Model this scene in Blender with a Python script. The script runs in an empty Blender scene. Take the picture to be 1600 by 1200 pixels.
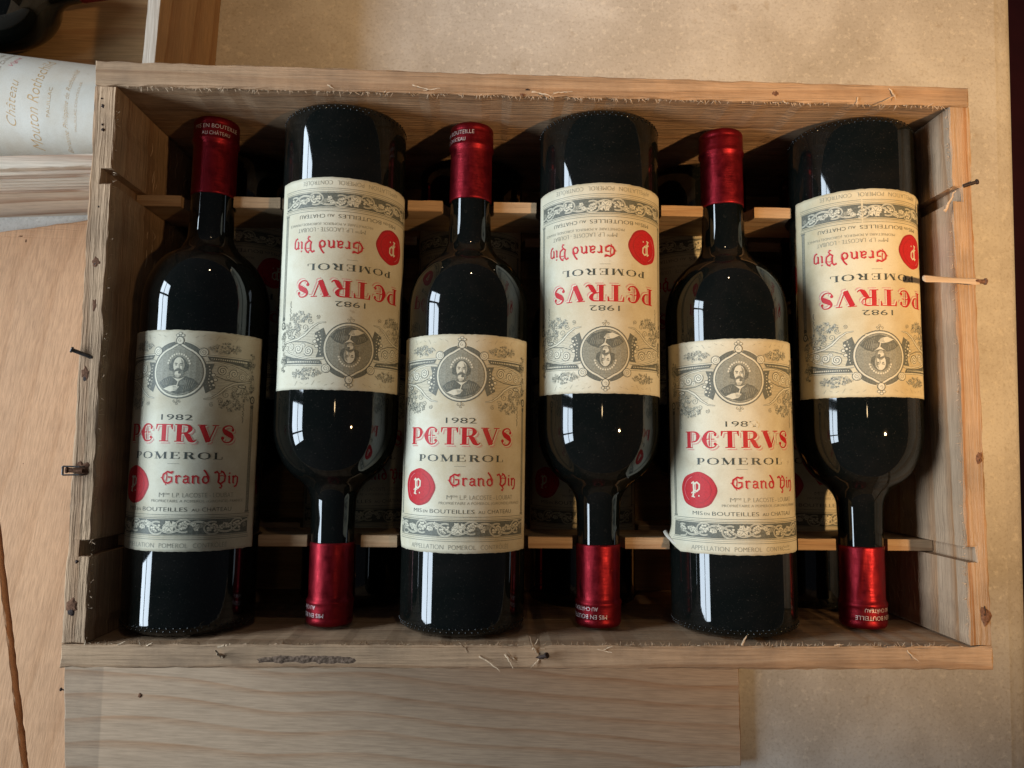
import bpy, bmesh, math, random
from mathutils import Vector, Matrix
from mathutils.geometry import tessellate_polygon
from mathutils import noise as mnoise

random.seed(7)
SC = bpy.context.scene
COL = SC.collection
PI = math.pi
rad = math.radians
D = 0.1            # layout below is measured in decimetres; D turns it into metres
ZT = 1.70          # table top lies 1.70 dm below the rim of the case
MM = 0.001

# ------------------------------------------------------------------ camera
cam_d = bpy.data.cameras.new('camera')
cam = bpy.data.objects.new('camera', cam_d)
COL.objects.link(cam)
cam.location = (-0.2635 * D, -0.4943 * D, (4.2065 + ZT) * D)
cam.rotation_euler = (0.0875, -0.0306, 0.0106)
cam_d.sensor_width = 36.0
cam_d.lens = 36.0 * 1.2004 / 1.6
cam_d.clip_start = 0.01
cam_d.clip_end = 60.0
SC.camera = cam

# ------------------------------------------------------------------ world: dim room light
w = bpy.data.worlds.new('World')
SC.world = w
w.use_nodes = True
bg = w.node_tree.nodes['Background']
bg.inputs[0].default_value = (0.74, 0.82, 1.0, 1)
bg.inputs[1].default_value = 0.048

# ------------------------------------------------------------------ lamps
def area(name, loc, target, sx, sy, power, col):
    l = bpy.data.lights.new(name, 'AREA')
    l.shape = 'RECTANGLE'
    l.size, l.size_y = sx, sy
    l.energy = power
    l.color = col
    o = bpy.data.objects.new(name, l)
    COL.objects.link(o)
    o.location = loc
    o.rotation_euler = (Vector(target) - Vector(loc)).to_track_quat('-Z', 'Y').to_euler()
    return o
# tall daylight window to the left of the table, two panes high and four wide
WX, WZ0 = -1.08, 0.64
for iy in range(4):
    for iz in range(2):
        l = bpy.data.lights.new('window_light', 'AREA')
        l.shape = 'RECTANGLE'
        l.size, l.size_y = 0.215, 0.225
        l.energy = 3.05
        l.color = (0.74, 0.87, 1.0)
        o = bpy.data.objects.new('window_light', l)
        COL.objects.link(o)
        o.location = (WX, 0.05 + (iy - 1.5) * 0.262, WZ0 + (iz - 0.5) * 0.240)
        o.rotation_euler = (0, rad(-90), 0)      # shines towards +x
# warm lamp up to the right
sp = bpy.data.lights.new('warm_lamp', 'SPOT')
sp.energy = 50.0
sp.color = (1.0, 0.61, 0.27)
sp.spot_size = rad(69)
sp.spot_blend = 1.0
sp.shadow_soft_size = 0.022
spo = bpy.data.objects.new('warm_lamp', sp)
COL.objects.link(spo)
spo.location = (0.56, -0.12, 1.02)
spo.rotation_euler = (Vector((0.36, 0.24, 0.10)) - spo.location).to_track_quat('-Z', 'Y').to_euler()
# small ceiling bulb almost straight above
cb = bpy.data.lights.new('ceiling_bulb', 'POINT')
cb.energy = 0.30
cb.color = (1.0, 0.70, 0.38)
cb.shadow_soft_size = 0.016
cbo = bpy.data.objects.new('ceiling_bulb', cb)
COL.objects.link(cbo)
cbo.location = (0.02, 0.02, 1.30)

# second small bulb low behind the case
c3 = bpy.data.lights.new('back_bulb', 'POINT')
c3.energy = 1.6
c3.color = (1.0, 0.72, 0.42)
c3.shadow_soft_size = 0.014
c3o = bpy.data.objects.new('back_bulb', c3)
COL.objects.link(c3o)
c3o.location = (0.05, 0.98, 0.72)

# ------------------------------------------------------------------ view
vs = SC.view_settings
vs.view_transform = 'Standard'
vs.look = 'None'
vs.exposure = 0.0
vs.gamma = 1.0
vs.use_curve_mapping = False

# ================================================================== materials
def new_mat(name):
    m = bpy.data.materials.new(name)
    m.use_nodes = True
    nt = m.node_tree
    return m, nt, nt.nodes['Principled BSDF']

def N(nt, typ, **kw):
    n = nt.nodes.new(typ)
    for k, v in kw.items():
        setattr(n, k, v)
    return n

def ramp(nt, stops):
    r = N(nt, 'ShaderNodeValToRGB')
    e = r.color_ramp.elements
    while len(e) > len(stops):
        e.remove(e[-1])
    while len(e) < len(stops):
        e.new(0.5)
    for el, (p, c) in zip(e, stops):
        el.position = p
        el.color = tuple(c) + (1,) if len(c) == 3 else c
    return r

def mixc(nt, fac, a, b, mode='MIX'):
    m = N(nt, 'ShaderNodeMix', data_type='RGBA', blend_type=mode)
    for sock, val in ((m.inputs[0], fac), (m.inputs[6], a), (m.inputs[7], b)):
        if hasattr(val, 'is_output'):
            nt.links.new(val, sock)
        elif isinstance(val, (int, float)):
            sock.default_value = val
        else:
            sock.default_value = tuple(val) + (1,)
    return m.outputs[2]

def mapped(nt, scale, rot=(0, 0, 0), loc=(0, 0, 0)):
    tc = N(nt, 'ShaderNodeTexCoord')
    mp = N(nt, 'ShaderNodeMapping')
    mp.inputs['Scale'].default_value = scale
    mp.inputs['Rotation'].default_value = rot
    mp.inputs['Location'].default_value = loc
    nt.links.new(tc.outputs['Object'], mp.inputs[0])
    return mp.outputs[0]

def noise(nt, vec, scale, detail=4, rough=0.55, dist=0.0):
    n = N(nt, 'ShaderNodeTexNoise')
    n.inputs['Scale'].default_value = scale
    n.inputs['Detail'].default_value = detail
    n.inputs['Roughness'].default_value = rough
    n.inputs['Distortion'].default_value = dist
    nt.links.new(vec, n.inputs['Vector'])
    return n.outputs['Fac']

def wood(name, pale, dark, axis='x', ring=26.0, wob=5.0, grain=0.5, rough=0.75, bump=0.25,
         saw=0.0, dirt=0.35, dirt_col=(0.10, 0.075, 0.055), seed=0.0, skew=0.0, line=0.55, wander=0.02, band=None):
    """Pale sawn softwood; axis = direction of the grain in object space."""
    m, nt, b = new_mat(name)
    rot = {'x': (0.62, 0, skew), 'y': (0, 0.62, PI / 2 + skew)}[axis]
    v = mapped(nt, (1, 1, 1), rot, (seed, seed * 1.7, seed * 0.6))
    st = N(nt, 'ShaderNodeMapping')
    st.inputs['Scale'].default_value = (0.09, 1, 1)
    nt.links.new(v, st.inputs[0])
    warp = noise(nt, st.outputs[0], 9.0, 3, 0.5)
    wv = N(nt, 'ShaderNodeTexWave', wave_type='BANDS', bands_direction='Y', wave_profile='SAW')
    wv.inputs['Scale'].default_value = ring
    wv.inputs['Distortion'].default_value = wob
    wv.inputs['Detail'].default_value = 2.5
    wv.inputs['Detail Scale'].default_value = 0.6
    # slow sideways wander of the growth rings
    wa = N(nt, 'ShaderNodeMapping')
    wa.inputs['Scale'].default_value = (0.35, 0.6, 0.6)
    nt.links.new(v, wa.inputs[0])
    wn = noise(nt, wa.outputs[0], 11.0, 2.0, 0.45)
    wm = N(nt, 'ShaderNodeMath', operation='MULTIPLY')
    nt.links.new(wn, wm.inputs[0])
    wm.inputs[1].default_value = wander
    cx = N(nt, 'ShaderNodeCombineXYZ')
    nt.links.new(wm.outputs[0], cx.inputs[1])
    va = N(nt, 'ShaderNodeVectorMath', operation='ADD')
    nt.links.new(st.outputs[0], va.inputs[0])
    nt.links.new(cx.outputs[0], va.inputs[1])
    nt.links.new(va.outputs[0], wv.inputs['Vector'])
    lat = ramp(nt, [(0.0, (0, 0, 0)), (line, (0.10, 0.10, 0.10)), (0.93, (1, 1, 1)), (1.0, (0, 0, 0))])
    nt.links.new(wv.outputs['Fac'], lat.inputs[0])
    fs = N(nt, 'ShaderNodeMapping')
    fs.inputs['Scale'].default_value = (0.035, 1, 1)
    nt.links.new(v, fs.inputs[0])
    fib = noise(nt, fs.outputs[0], 900.0, 3, 0.6)
    fib2 = noise(nt, fs.outputs[0], 240.0, 3, 0.6)
    mul = N(nt, 'ShaderNodeMath', operation='MULTIPLY')
    nt.links.new(lat.outputs[0], mul.inputs[0])
    nt.links.new(fib2, mul.inputs[1])
    mul2 = N(nt, 'ShaderNodeMath', operation='MULTIPLY')
    nt.links.new(mul.outputs[0], mul2.inputs[0])
    mul2.inputs[1].default_value = grain * 2.0
    mul2.use_clamp = True
    c = mixc(nt, mul2.outputs[0], pale, dark)
    fr = ramp(nt, [(0.3, (0.72, 0.70, 0.68)), (0.62, (1.06, 1.05, 1.04))])
    nt.links.new(fib, fr.inputs[0])
    c = mixc(nt, 0.75, c, fr.outputs[0], 'MULTIPLY')
    blot = noise(nt, v, 26.0, 5, 0.6)
    br = ramp(nt, [(0.42, (0, 0, 0)), (0.74, (1, 1, 1))])
    nt.links.new(blot, br.inputs[0])
    dm = N(nt, 'ShaderNodeMath', operation='MULTIPLY')
    nt.links.new(br.outputs[0], dm.inputs[0])
    dm.inputs[1].default_value = dirt
    c = mixc(nt, dm.outputs[0], c, dirt_col)
    big = ramp(nt, [(0.35, (0.86, 0.84, 0.82)), (0.7, (1.05, 1.03, 1.0))])
    nt.links.new(warp, big.inputs[0])
    c = mixc(nt, 1.0, c, big.outputs[0], 'MULTIPLY')
    if band is not None:
        tc = N(nt, 'ShaderNodeTexCoord')
        sx = N(nt, 'ShaderNodeSeparateXYZ')
        nt.links.new(tc.outputs['Object'], sx.inputs[0])
        lt = N(nt, 'ShaderNodeMapRange')
        lt.inputs[1].default_value, lt.inputs[2].default_value = band - 0.0006, band + 0.0006
        lt.inputs[3].default_value, lt.inputs[4].default_value = 0.55, 0.0
        nt.links.new(sx.outputs[0], lt.inputs[0])
        pm = N(nt, 'ShaderNodeMath', operation='MULTIPLY')
        nt.links.new(lt.outputs[0], pm.inputs[0])
        nt.links.new(noise(nt, v, 60.0, 4, 0.6), pm.inputs[1])
        c = mixc(nt, pm.outputs[0], c, (0.13, 0.10, 0.075))
    nt.links.new(c, b.inputs['Base Color'])
    b.inputs['Roughness'].default_value = rough
    b.inputs['Specular IOR Level'].default_value = 0.25
    h = N(nt, 'ShaderNodeMath', operation='ADD')
    nt.links.new(fib, h.inputs[0])
    nt.links.new(fib2, h.inputs[1])
    last = h.outputs[0]
    if saw:
        sm = N(nt, 'ShaderNodeMapping')
        sm.inputs['Scale'].default_value = (1, 0.12, 0.12)
        nt.links.new(v, sm.inputs[0])
        sn = noise(nt, sm.outputs[0], 420.0, 2, 0.5)
        sa = N(nt, 'ShaderNodeMath', operation='MULTIPLY_ADD')
        nt.links.new(sn, sa.inputs[0])
        sa.inputs[1].default_value = saw
        nt.links.new(last, sa.inputs[2])
        last = sa.outputs[0]
    bp = N(nt, 'ShaderNodeBump')
    bp.inputs['Strength'].default_value = bump
    bp.inputs['Distance'].default_value = 0.0012
    nt.links.new(last, bp.inputs['Height'])
    nt.links.new(bp.outputs[0], b.inputs['Normal'])
    return m

PALE = (0.54, 0.365, 0.225)
DARK = (0.36, 0.205, 0.105)
M = {}
M['rim_x'] = wood('sawn_pine_long', PALE, DARK, 'x', 24, 5, 0.55, bump=0.7, saw=0.12, dirt=0.50, seed=0.13)
M['rim_y'] = wood('sawn_pine_side', PALE, (0.37, 0.20, 0.10), 'y', 22, 6, 0.55, bump=0.7, saw=0.12, dirt=0.48, seed=0.71)
M['rim_y2'] = wood('sawn_pine_side_orange', (0.49, 0.345, 0.225), (0.38, 0.195, 0.085), 'y', 30, 5, 0.8, bump=0.7, saw=0.12, dirt=0.42, seed=2.31)
M['slat'] = wood('slat_pine', (0.52, 0.36, 0.215), (0.36, 0.20, 0.10), 'x', 34, 4, 0.5, bump=0.4, dirt=0.2, seed=3.3)
M['lid'] = wood('lid_pine', (0.50, 0.365, 0.25), (0.40, 0.225, 0.12), 'x', 27, 3.0, 0.62, bump=0.25, dirt=0.10, seed=5.45, skew=0.05, line=0.62, wander=0.042, band=-0.217)
M['plank'] = wood('pink_pine', (0.68, 0.40, 0.225), (0.55, 0.30, 0.155), 'y', 14, 3, 0.5, bump=0.2, dirt=0.12, seed=8.2, skew=0.17, wander=0.05)
M['white_pine'] = wood('white_pine', (0.80, 0.70, 0.57), (0.46, 0.29, 0.19), 'x', 20, 1.2, 0.9, bump=0.35, dirt=0.08, seed=9.9)
M['brown_pine'] = wood('brown_pine', (0.46, 0.29, 0.15), (0.32, 0.165, 0.07), 'y', 16, 7, 0.7, bump=0.3, dirt=0.2, seed=12.4)
M['rim_white'] = wood('rim_white_pine', (0.62, 0.55, 0.46), (0.48, 0.37, 0.27), 'y', 30, 2, 0.6, bump=0.3, dirt=0.12, seed=14.1)
M['floor_pine'] = wood('floor_pine', (0.52, 0.33, 0.16), (0.38, 0.20, 0.09), 'x', 18, 3, 0.7, bump=0.3, dirt=0.12, seed=17.4)
M['splinter'] = wood('splinter_wood', (0.66, 0.50, 0.34), (0.52, 0.34, 0.20), 'x', 60, 2, 0.5, bump=0.2, dirt=0.06, seed=19.0)

def simple(name, col, rough, metal=0.0, var=0.0, scale=300.0, bump=0.0, spec=0.5):
    m, nt, b = new_mat(name)
    b.inputs['Roughness'].default_value = rough
    b.inputs['Metallic'].default_value = metal
    b.inputs['Specular IOR Level'].default_value = spec
    v = mapped(nt, (1, 1, 1))
    n = noise(nt, v, scale, 4, 0.6)
    lo = tuple(x * (1 - var) for x in col)
    hi = tuple(min(1, x * (1 + var)) for x in col)
    r = ramp(nt, [(0.3, lo), (0.7, hi)])
    nt.links.new(n, r.inputs[0])
    nt.links.new(r.outputs[0], b.inputs['Base Color'])
    if bump:
        bp = N(nt, 'ShaderNodeBump')
        bp.inputs['Strength'].default_value = bump
        bp.inputs['Distance'].default_value = 0.0006
        nt.links.new(n, bp.inputs['Height'])
        nt.links.new(bp.outputs[0], b.inputs['Normal'])
    return m

M['rust'] = simple('rusty_iron', (0.035, 0.018, 0.012), 0.7, 0.3, 0.5, 900, 0.5)
M['stain'] = simple('rust_stained_wood', (0.17, 0.085, 0.05), 0.9, 0.0, 0.45, 700, 0.6, 0.1)
M['nail'] = simple('dull_steel', (0.13, 0.12, 0.115), 0.42, 0.9, 0.4, 900, 0.2)
M['bark'] = simple('bark', (0.17, 0.115, 0.08), 0.95, 0.0, 0.6, 500, 1.0, 0.1)
M['floor'] = simple('dark_red_floor', (0.075, 0.010, 0.010), 0.5, 0.0, 0.3, 8)

# table top: honed beige stone with faint pale flecks and pores
m, nt, b = new_mat('beige_stone')
v = mapped(nt, (1, 1, 1))
n1 = noise(nt, v, 9.0, 6, 0.6, 0.4)
r1 = ramp(nt, [(0.33, (0.46, 0.42, 0.36)), (0.50, (0.54, 0.50, 0.44)), (0.68, (0.68, 0.65, 0.59))])
nt.links.new(n1, r1.inputs[0])
n2 = noise(nt, v, 170.0, 4, 0.7)
r2 = ramp(nt, [(0.54, (0, 0, 0)), (0.66, (1, 1, 1))])
nt.links.new(n2, r2.inputs[0])
f2 = N(nt, 'ShaderNodeMath', operation='MULTIPLY')
nt.links.new(r2.outputs[0], f2.inputs[0])
f2.inputs[1].default_value = 0.6
c = mixc(nt, f2.outputs[0], r1.outputs[0], (0.72, 0.67, 0.58))
n3 = noise(nt, v, 420.0, 3, 0.7)
r3 = ramp(nt, [(0.28, (0.70, 0.66, 0.60)), (0.5, (1, 1, 1))])
nt.links.new(n3, r3.inputs[0])
c = mixc(nt, 0.7, c, r3.outputs[0], 'MULTIPLY')
n4 = noise(nt, v, 75.0, 3, 0.6)
r4 = ramp(nt, [(0.26, (0.66, 0.56, 0.44)), (0.36, (1, 1, 1))])
nt.links.new(n4, r4.inputs[0])
c = mixc(nt, 0.5, c, r4.outputs[0], 'MULTIPLY')
nt.links.new(c, b.inputs['Base Color'])
b.inputs['Roughness'].default_value = 0.55
b.inputs['Specular IOR Level'].default_value = 0.3
bp = N(nt, 'ShaderNodeBump')
bp.inputs['Strength'].default_value = 0.12
bp.inputs['Distance'].default_value = 0.001
nt.links.new(n3, bp.inputs['Height'])
nt.links.new(bp.outputs[0], b.inputs['Normal'])
M['stone'] = m

# bottle glass full of dark wine, a little dusty
m, nt, b = new_mat('dark_bottle_glass')
b.inputs['Base Color'].default_value = (0.0035, 0.0045, 0.004, 1)
b.inputs['Specular IOR Level'].default_value = 0.5
b.inputs['IOR'].default_value = 1.5
v = mapped(nt, (1, 1, 1))
nd = noise(nt, v, 60.0, 5, 0.65)
rr = N(nt, 'ShaderNodeMapRange')
rr.inputs[1].default_value, rr.inputs[2].default_value = 0.35, 0.8
rr.inputs[3].default_value, rr.inputs[4].default_value = 0.018, 0.06
nt.links.new(nd, rr.inputs[0])
nt.links.new(rr.outputs[0], b.inputs['Roughness'])
sp1 = noise(nt, v, 1500.0, 2, 0.5)
sr = ramp(nt, [(0.66, (0, 0, 0)), (0.76, (1, 1, 1))])
nt.links.new(sp1, sr.inputs[0])
nd2 = noise(nt, v, 22.0, 5, 0.65, 0.6)
dr = ramp(nt, [(0.45, (0.0030, 0.0042, 0.0036)), (0.80, (0.0085, 0.008, 0.007))])
nt.links.new(nd2, dr.inputs[0])
dust = mixc(nt, sr.outputs[0], dr.outputs[0], (0.045, 0.040, 0.033))
nt.links.new(dust, b.inputs['Base Color'])
wv = noise(nt, mapped(nt, (1, 0.5, 1)), 30.0, 2, 0.5)
bp = N(nt, 'ShaderNodeBump')
bp.inputs['Strength'].default_value = 0.05
bp.inputs['Distance'].default_value = 0.002
nt.links.new(wv, bp.inputs['Height'])
nt.links.new(bp.outputs[0], b.inputs['Normal'])
M['glass'] = m

# red foil capsule
def foil(name, col):
    m, nt, b = new_mat(name)
    b.inputs['Metallic'].default_value = 0.85
    v = mapped(nt, (1, 1, 1))
    n = noise(nt, v, 160.0, 5, 0.65)
    r = ramp(nt, [(0.3, tuple(x * 0.75 for x in col)), (0.7, col)])
    nt.links.new(n, r.inputs[0])
    nt.links.new(r.outputs[0], b.inputs['Base Color'])
    b.inputs['Roughness'].default_value = 0.40
    v2 = mapped(nt, (0.15, 1, 0.15))
    n2 = noise(nt, v2, 900.0, 2, 0.5)
    v3 = mapped(nt, (1, 0.35, 1))
    n3 = noise(nt, v3, 140.0, 2, 0.5)
    ad = N(nt, 'ShaderNodeMath', operation='MULTIPLY_ADD')
    nt.links.new(n2, ad.inputs[0])
    ad.inputs[1].default_value = 0.3
    nt.links.new(n3, ad.inputs[2])
    bp = N(nt, 'ShaderNodeBump')
    rr_ = N(nt, 'ShaderNodeMapRange')
    rr_.inputs[1].default_value, rr_.inputs[2].default_value = 0.3, 0.7
    rr_.inputs[3].default_value, rr_.inputs[4].default_value = 0.30, 0.58
    nt.links.new(n, rr_.inputs[0])
    nt.links.new(rr_.outputs[0], b.inputs['Roughness'])
    bp.inputs['Strength'].default_value = 0.5
    bp.inputs['Distance'].default_value = 0.0006
    nt.links.new(ad.outputs[0], bp.inputs['Height'])
    nt.links.new(bp.outputs[0], b.inputs['Normal'])
    return m
M['foil'] = foil('red_foil', (0.22, 0.008, 0.015))
M['foil_text'] = simple('pale_print', (0.75, 0.62, 0.60), 0.4, 0.3, 0.1)

# aged label paper
def paper(name, col, age, seed):
    m, nt, b = new_mat(name)
    v = mapped(nt, (1, 1, 1), (0, 0, 0), (seed, seed, seed))
    n = noise(nt, v, 28.0, 5, 0.6)
    r = ramp(nt, [(0.40, col), (0.66, age)])
    nt.links.new(n, r.inputs[0])
    n2 = noise(nt, v, 1400.0, 3, 0.6)
    r2 = ramp(nt, [(0.25, (0.9, 0.89, 0.87)), (0.6, (1, 1, 1))])
    nt.links.new(n2, r2.inputs[0])
    c = mixc(nt, 0.8, r.outputs[0], r2.outputs[0], 'MULTIPLY')
    n3 = noise(nt, v, 190.0, 3, 0.6)
    r3 = ramp(nt, [(0.70, (0, 0, 0)), (0.78, (1, 1, 1))])
    nt.links.new(n3, r3.inputs[0])
    mm = N(nt, 'ShaderNodeMath', operation='MULTIPLY')
    nt.links.new(r3.outputs[0], mm.inputs[0])
    mm.inputs[1].default_value = 0.5
    c = mixc(nt, mm.outputs[0], c, (0.36, 0.29, 0.19))
    nt.links.new(c, b.inputs['Base Color'])
    b.inputs['Roughness'].default_value = 0.62
    b.inputs['Specular IOR Level'].default_value = 0.3
    nb = noise(nt, v, 55.0, 3, 0.5)
    bp = N(nt, 'ShaderNodeBump')
    bp.inputs['Strength'].default_value = 0.10
    bp.inputs['Distance'].default_value = 0.003
    nt.links.new(nb, bp.inputs['Height'])
    nt.links.new(bp.outputs[0], b.inputs['Normal'])
    return m
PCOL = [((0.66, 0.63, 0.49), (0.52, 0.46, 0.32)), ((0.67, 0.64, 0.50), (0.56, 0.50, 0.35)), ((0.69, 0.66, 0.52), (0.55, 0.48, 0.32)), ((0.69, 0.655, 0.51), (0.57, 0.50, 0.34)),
        ((0.68, 0.635, 0.475), (0.50, 0.43, 0.29)), ((0.68, 0.61, 0.42), (0.55, 0.455, 0.27)), ((0.5, 0.46, 0.34), (0.40, 0.34, 0.22))]  # last pair is darker: shade of the lower layer put into its paper colour
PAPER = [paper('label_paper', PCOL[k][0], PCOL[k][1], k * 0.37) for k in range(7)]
M['cream'] = paper('cream_paper', (0.62, 0.58, 0.50), (0.56, 0.49, 0.39), 4.4)

def ink(name, col, wear=0.25):
    return simple(name, col, 0.55, 0.0, wear, 1200, 0.0, 0.3)
INK = [ink('ink_dark', (0.055, 0.065, 0.055)),         # 0 dark green black
       ink('ink_grey', (0.21, 0.21, 0.165), 0.3),     # 1 engraved grey
       ink('ink_red', (0.48, 0.016, 0.022), 0.15),     # 2 red
       ink('ink_pink', (0.58, 0.30, 0.25), 0.12),      # 3 pink drop line
       ink('ink_paper', (0.66, 0.62, 0.47), 0.06),     # 4 paper reserve
       ink('ink_light', (0.30, 0.29, 0.22), 0.25),    # 5 light engraving
       ink('ink_seal_dark', (0.36, 0.018, 0.022), 0.2),  # 6 shaded edge of seal
       ink('ink_sepia', (0.30, 0.20, 0.12), 0.2),      # 7
       ink('ink_gold', (0.52, 0.33, 0.15), 0.2),       # 8
       ink('ink_pale_red', (0.62, 0.17, 0.19), 0.2),   # 9
       ink('ink_engraved', (0.135, 0.14, 0.112), 0.3)] # 10 darkest engraving

# ================================================================== object helpers
def link(name, me, mat, parent=None):
    o = bpy.data.objects.new(name, me)
    COL.objects.link(o)
    if mat is not None and len(me.materials) == 0:
        me.materials.append(mat)
    if parent is not None:
        o.parent = parent
    return o

def bm_obj(name, bm, mat, parent=None, smooth=False):
    me = bpy.data.meshes.new(name)
    bm.to_mesh(me)
    bm.free()
    if smooth:
        for p in me.polygons:
            p.use_smooth = True
    return link(name, me, mat, parent)

def empty(name, loc, rz=0.0):
    o = bpy.data.objects.new(name, None)
    COL.objects.link(o)
    o.empty_display_size = 0.02
    o.location = loc
    o.rotation_euler = (0, 0, rz)
    return o

def tag(o, label=None, cat=None, group=None, kind=None):
    if label: o['label'] = label
    if cat: o['category'] = cat
    if group: o['group'] = group
    if kind: o['kind'] = kind
    return o

def copy_tree(o, parent=None):
    c = o.copy()
    COL.objects.link(c)
    c.parent = parent
    for ch in list(o.children):
        copy_tree(ch, c)
    return c

def densify(pts, step):
    out = []
    n = len(pts)
    for i in range(n):
        a, b_ = Vector(pts[i]), Vector(pts[(i + 1) % n])
        k = max(1, int(round((b_ - a).length / step)))
        for j in range(k):
            out.append(a.lerp(b_, j / k))
    return out

def prism(outline, h0, h1, plane='xy', step=0.006, bev=0.0007, jit=0.0003, wav=0.0, seed=0, org=(0, 0, 0)):
    """Board cut to an outline (metres) and extruded between h0 and h1, its arrises worn and a little uneven."""
    pts = densify([Vector((p[0], p[1])) for p in outline], step)
    n = len(pts)
    area2 = sum(pts[i].x * pts[(i + 1) % n].y - pts[(i + 1) % n].x * pts[i].y for i in range(n))
    if area2 < 0:
        pts.reverse()
    rnd = random.Random(seed)
    nor = []
    for i in range(n):
        t = pts[(i + 1) % n] - pts[i - 1]
        nor.append(Vector((t.y, -t.x)).normalized() if t.length > 1e-9 else Vector((0, 0)))
    bm = bmesh.new()
    def ring(h, inset, js):
        r = []
        for i, p in enumerate(pts):
            q = p - nor[i] * inset + nor[i] * rnd.uniform(-js, js)
            hh = h + rnd.uniform(-js, js) * 0.5
            if wav:
                hh += wav * mnoise.noise(Vector((p.x * 14 + seed, p.y * 14, h * 5)))
            r.append((q.x, q.y, hh))
        return r
    rs = [ring(h0, bev, 0), ring(h0 + bev, 0, 0), ring(h1 - bev, 0, jit), ring(h1, bev, jit)]
    def conv(c):
        a, b_, h = c
        if plane == 'xy': p = (a, b_, h)
        elif plane == 'xz': p = (a, h, b_)
        else: p = (h, a, b_)
        return (p[0] - org[0], p[1] - org[1], p[2] - org[2])
    vr = [[bm.verts.new(conv(c)) for c in r] for r in rs]
    for k in range(3):
        for i in range(n):
            j = (i + 1) % n
            bm.faces.new((vr[k][i], vr[k][j], vr[k + 1][j], vr[k + 1][i]))
    for k in (0, 3):
        for t in tessellate_polygon([[Vector((c[0], c[1], 0)) for c in rs[k]]]):
            try:
                bm.faces.new([vr[k][i] for i in t])
            except ValueError:
                pass
    bmesh.ops.recalc_face_normals(bm, faces=bm.faces)
    return bm

def tube(bm, pts, radii, seg=7, flat=1.0):
    rings = []
    for i, p in enumerate(pts):
        p = Vector(p)
        t = (Vector(pts[min(i + 1, len(pts) - 1)]) - Vector(pts[max(i - 1, 0)])).normalized()
        a = t.cross(Vector((0.13, 0.27, 0.95)))
        if a.length < 1e-4:
            a = t.cross(Vector((1, 0, 0)))
        a.normalize()
        b_ = t.cross(a)
        rings.append([bm.verts.new(p + (a * math.cos(k * 2 * PI / seg) + b_ * math.sin(k * 2 * PI / seg) * flat) * radii[i]) for k in range(seg)])
    for i in range(len(rings) - 1):
        for k in range(seg):
            j = (k + 1) % seg
            bm.faces.new((rings[i][k], rings[i][j], rings[i + 1][j], rings[i + 1][k]))
    bm.faces.new(rings[0][::-1])
    bm.faces.new(rings[-1])
    bmesh.ops.recalc_face_normals(bm, faces=bm.faces)

def W3(x, y, z):           # calibrated decimetres (z = 0 at the case rim) to world metres
    return Vector((x * D, y * D, (z + ZT) * D))

# ================================================================== setting
# floor far below the table
bm = bmesh.new()
for c in ((-3, -3), (3, -3), (3, 3), (-3, 3)):
    bm.verts.new((c[0], c[1], -0.74))
bm.faces.new(bm.verts)
tag(bm_obj('floor', bm, M['floor']), kind='structure')

# stone table top with an eased right edge
xe = lambda y: 3.775 + 0.022 * y
prof = []
bm = bmesh.new()
ys = [-5.5, -3.5, -2, 0, 2, 3.5, 7.0]
cols = []
sec = [(0.0, 0.0), (0.012, -0.006), (0.06, -0.022), (0.12, -0.040), (0.165, -0.062), (0.185, -0.11), (0.185, -0.42)]
for y in ys:
    row = [bm.verts.new(((-9.0) * D, y * D, 0)), bm.verts.new(((-4.5) * D, y * D, 0)), bm.verts.new((0, y * D, 0))]
    for dx, dz in sec:
        row.append(bm.verts.new(((xe(y) + dx) * D, y * D, dz * D)))
    cols.append(row)
for a, b_ in zip(cols, cols[1:]):
    for i in range(len(a) - 1):
        bm.faces.new((a[i], a[i + 1], b_[i + 1], b_[i]))
for f in bm.faces:
    f.smooth = True
# underside
u = [bm.verts.new((-0.9, -0.55, -0.042)), bm.verts.new((-0.9, 0.70, -0.042))]
bm.faces.new((cols[0][-1], u[0], u[1], cols[-1][-1]))
bmesh.ops.recalc_face_normals(bm, faces=bm.faces)
table = tag(bm_obj('table_top', bm, M['stone']), kind='structure')

# ================================================================== main wine case
CW, CD, TH = 4.986, 3.293, 0.12
w2, d2 = CW / 2, CD / 2
FL = -1.60                       # top of the case floor
case = empty('wine_case', W3(0, 0, -ZT))
tag(case, 'large open sawn pine wine case holding the red-capped bottles', 'wine case')
ORG = (0, 0, 0)
def dm(pts): return [(x * D, y * D) for x, y in pts]
zr = lambda z: (z + ZT) * D
fb = bm_obj('front_board', prism(dm([(-w2, -d2), (w2, -d2), (w2, -d2 + TH), (-w2, -d2 + TH)]), zr(-1.69), zr(0), jit=0.00045, wav=0.0006, seed=1), M['rim_x'], case)
# the back rim falls a touch towards the right like the board in the photo
bb = bm_obj('back_board', prism(dm([(-w2, d2 - TH), (w2, d2 - TH), (w2, d2 - 0.01), (-w2, d2 + 0.02)]), zr(-1.69), zr(0), jit=0.0004, wav=0.0008, seed=2), M['rim_x'], case)
S1, S2, SW, SDP = 1.0045, -1.030, 0.042, 0.055
def side_outline(sx):
    xi, xo = sx * (w2 - TH), sx * w2
    xs = sx * (w2 - TH + SDP)
    y0, y1 = -d2 + TH + 0.004, d2 - TH - 0.004
    return [(xo, y0), (xi, y0), (xi, S2 - SW), (xs, S2 - SW), (xs, S2 + SW), (xi, S2 + SW),
            (xi, S1 - SW), (xs, S1 - SW), (xs, S1 + SW), (xi, S1 + SW), (xi, y1), (xo, y1)]
lb = bm_obj('side_board', prism(dm(side_outline(-1)), zr(-1.69), zr(-0.005), jit=0.0005, wav=0.0007, seed=3), M['rim_y'], case)
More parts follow.
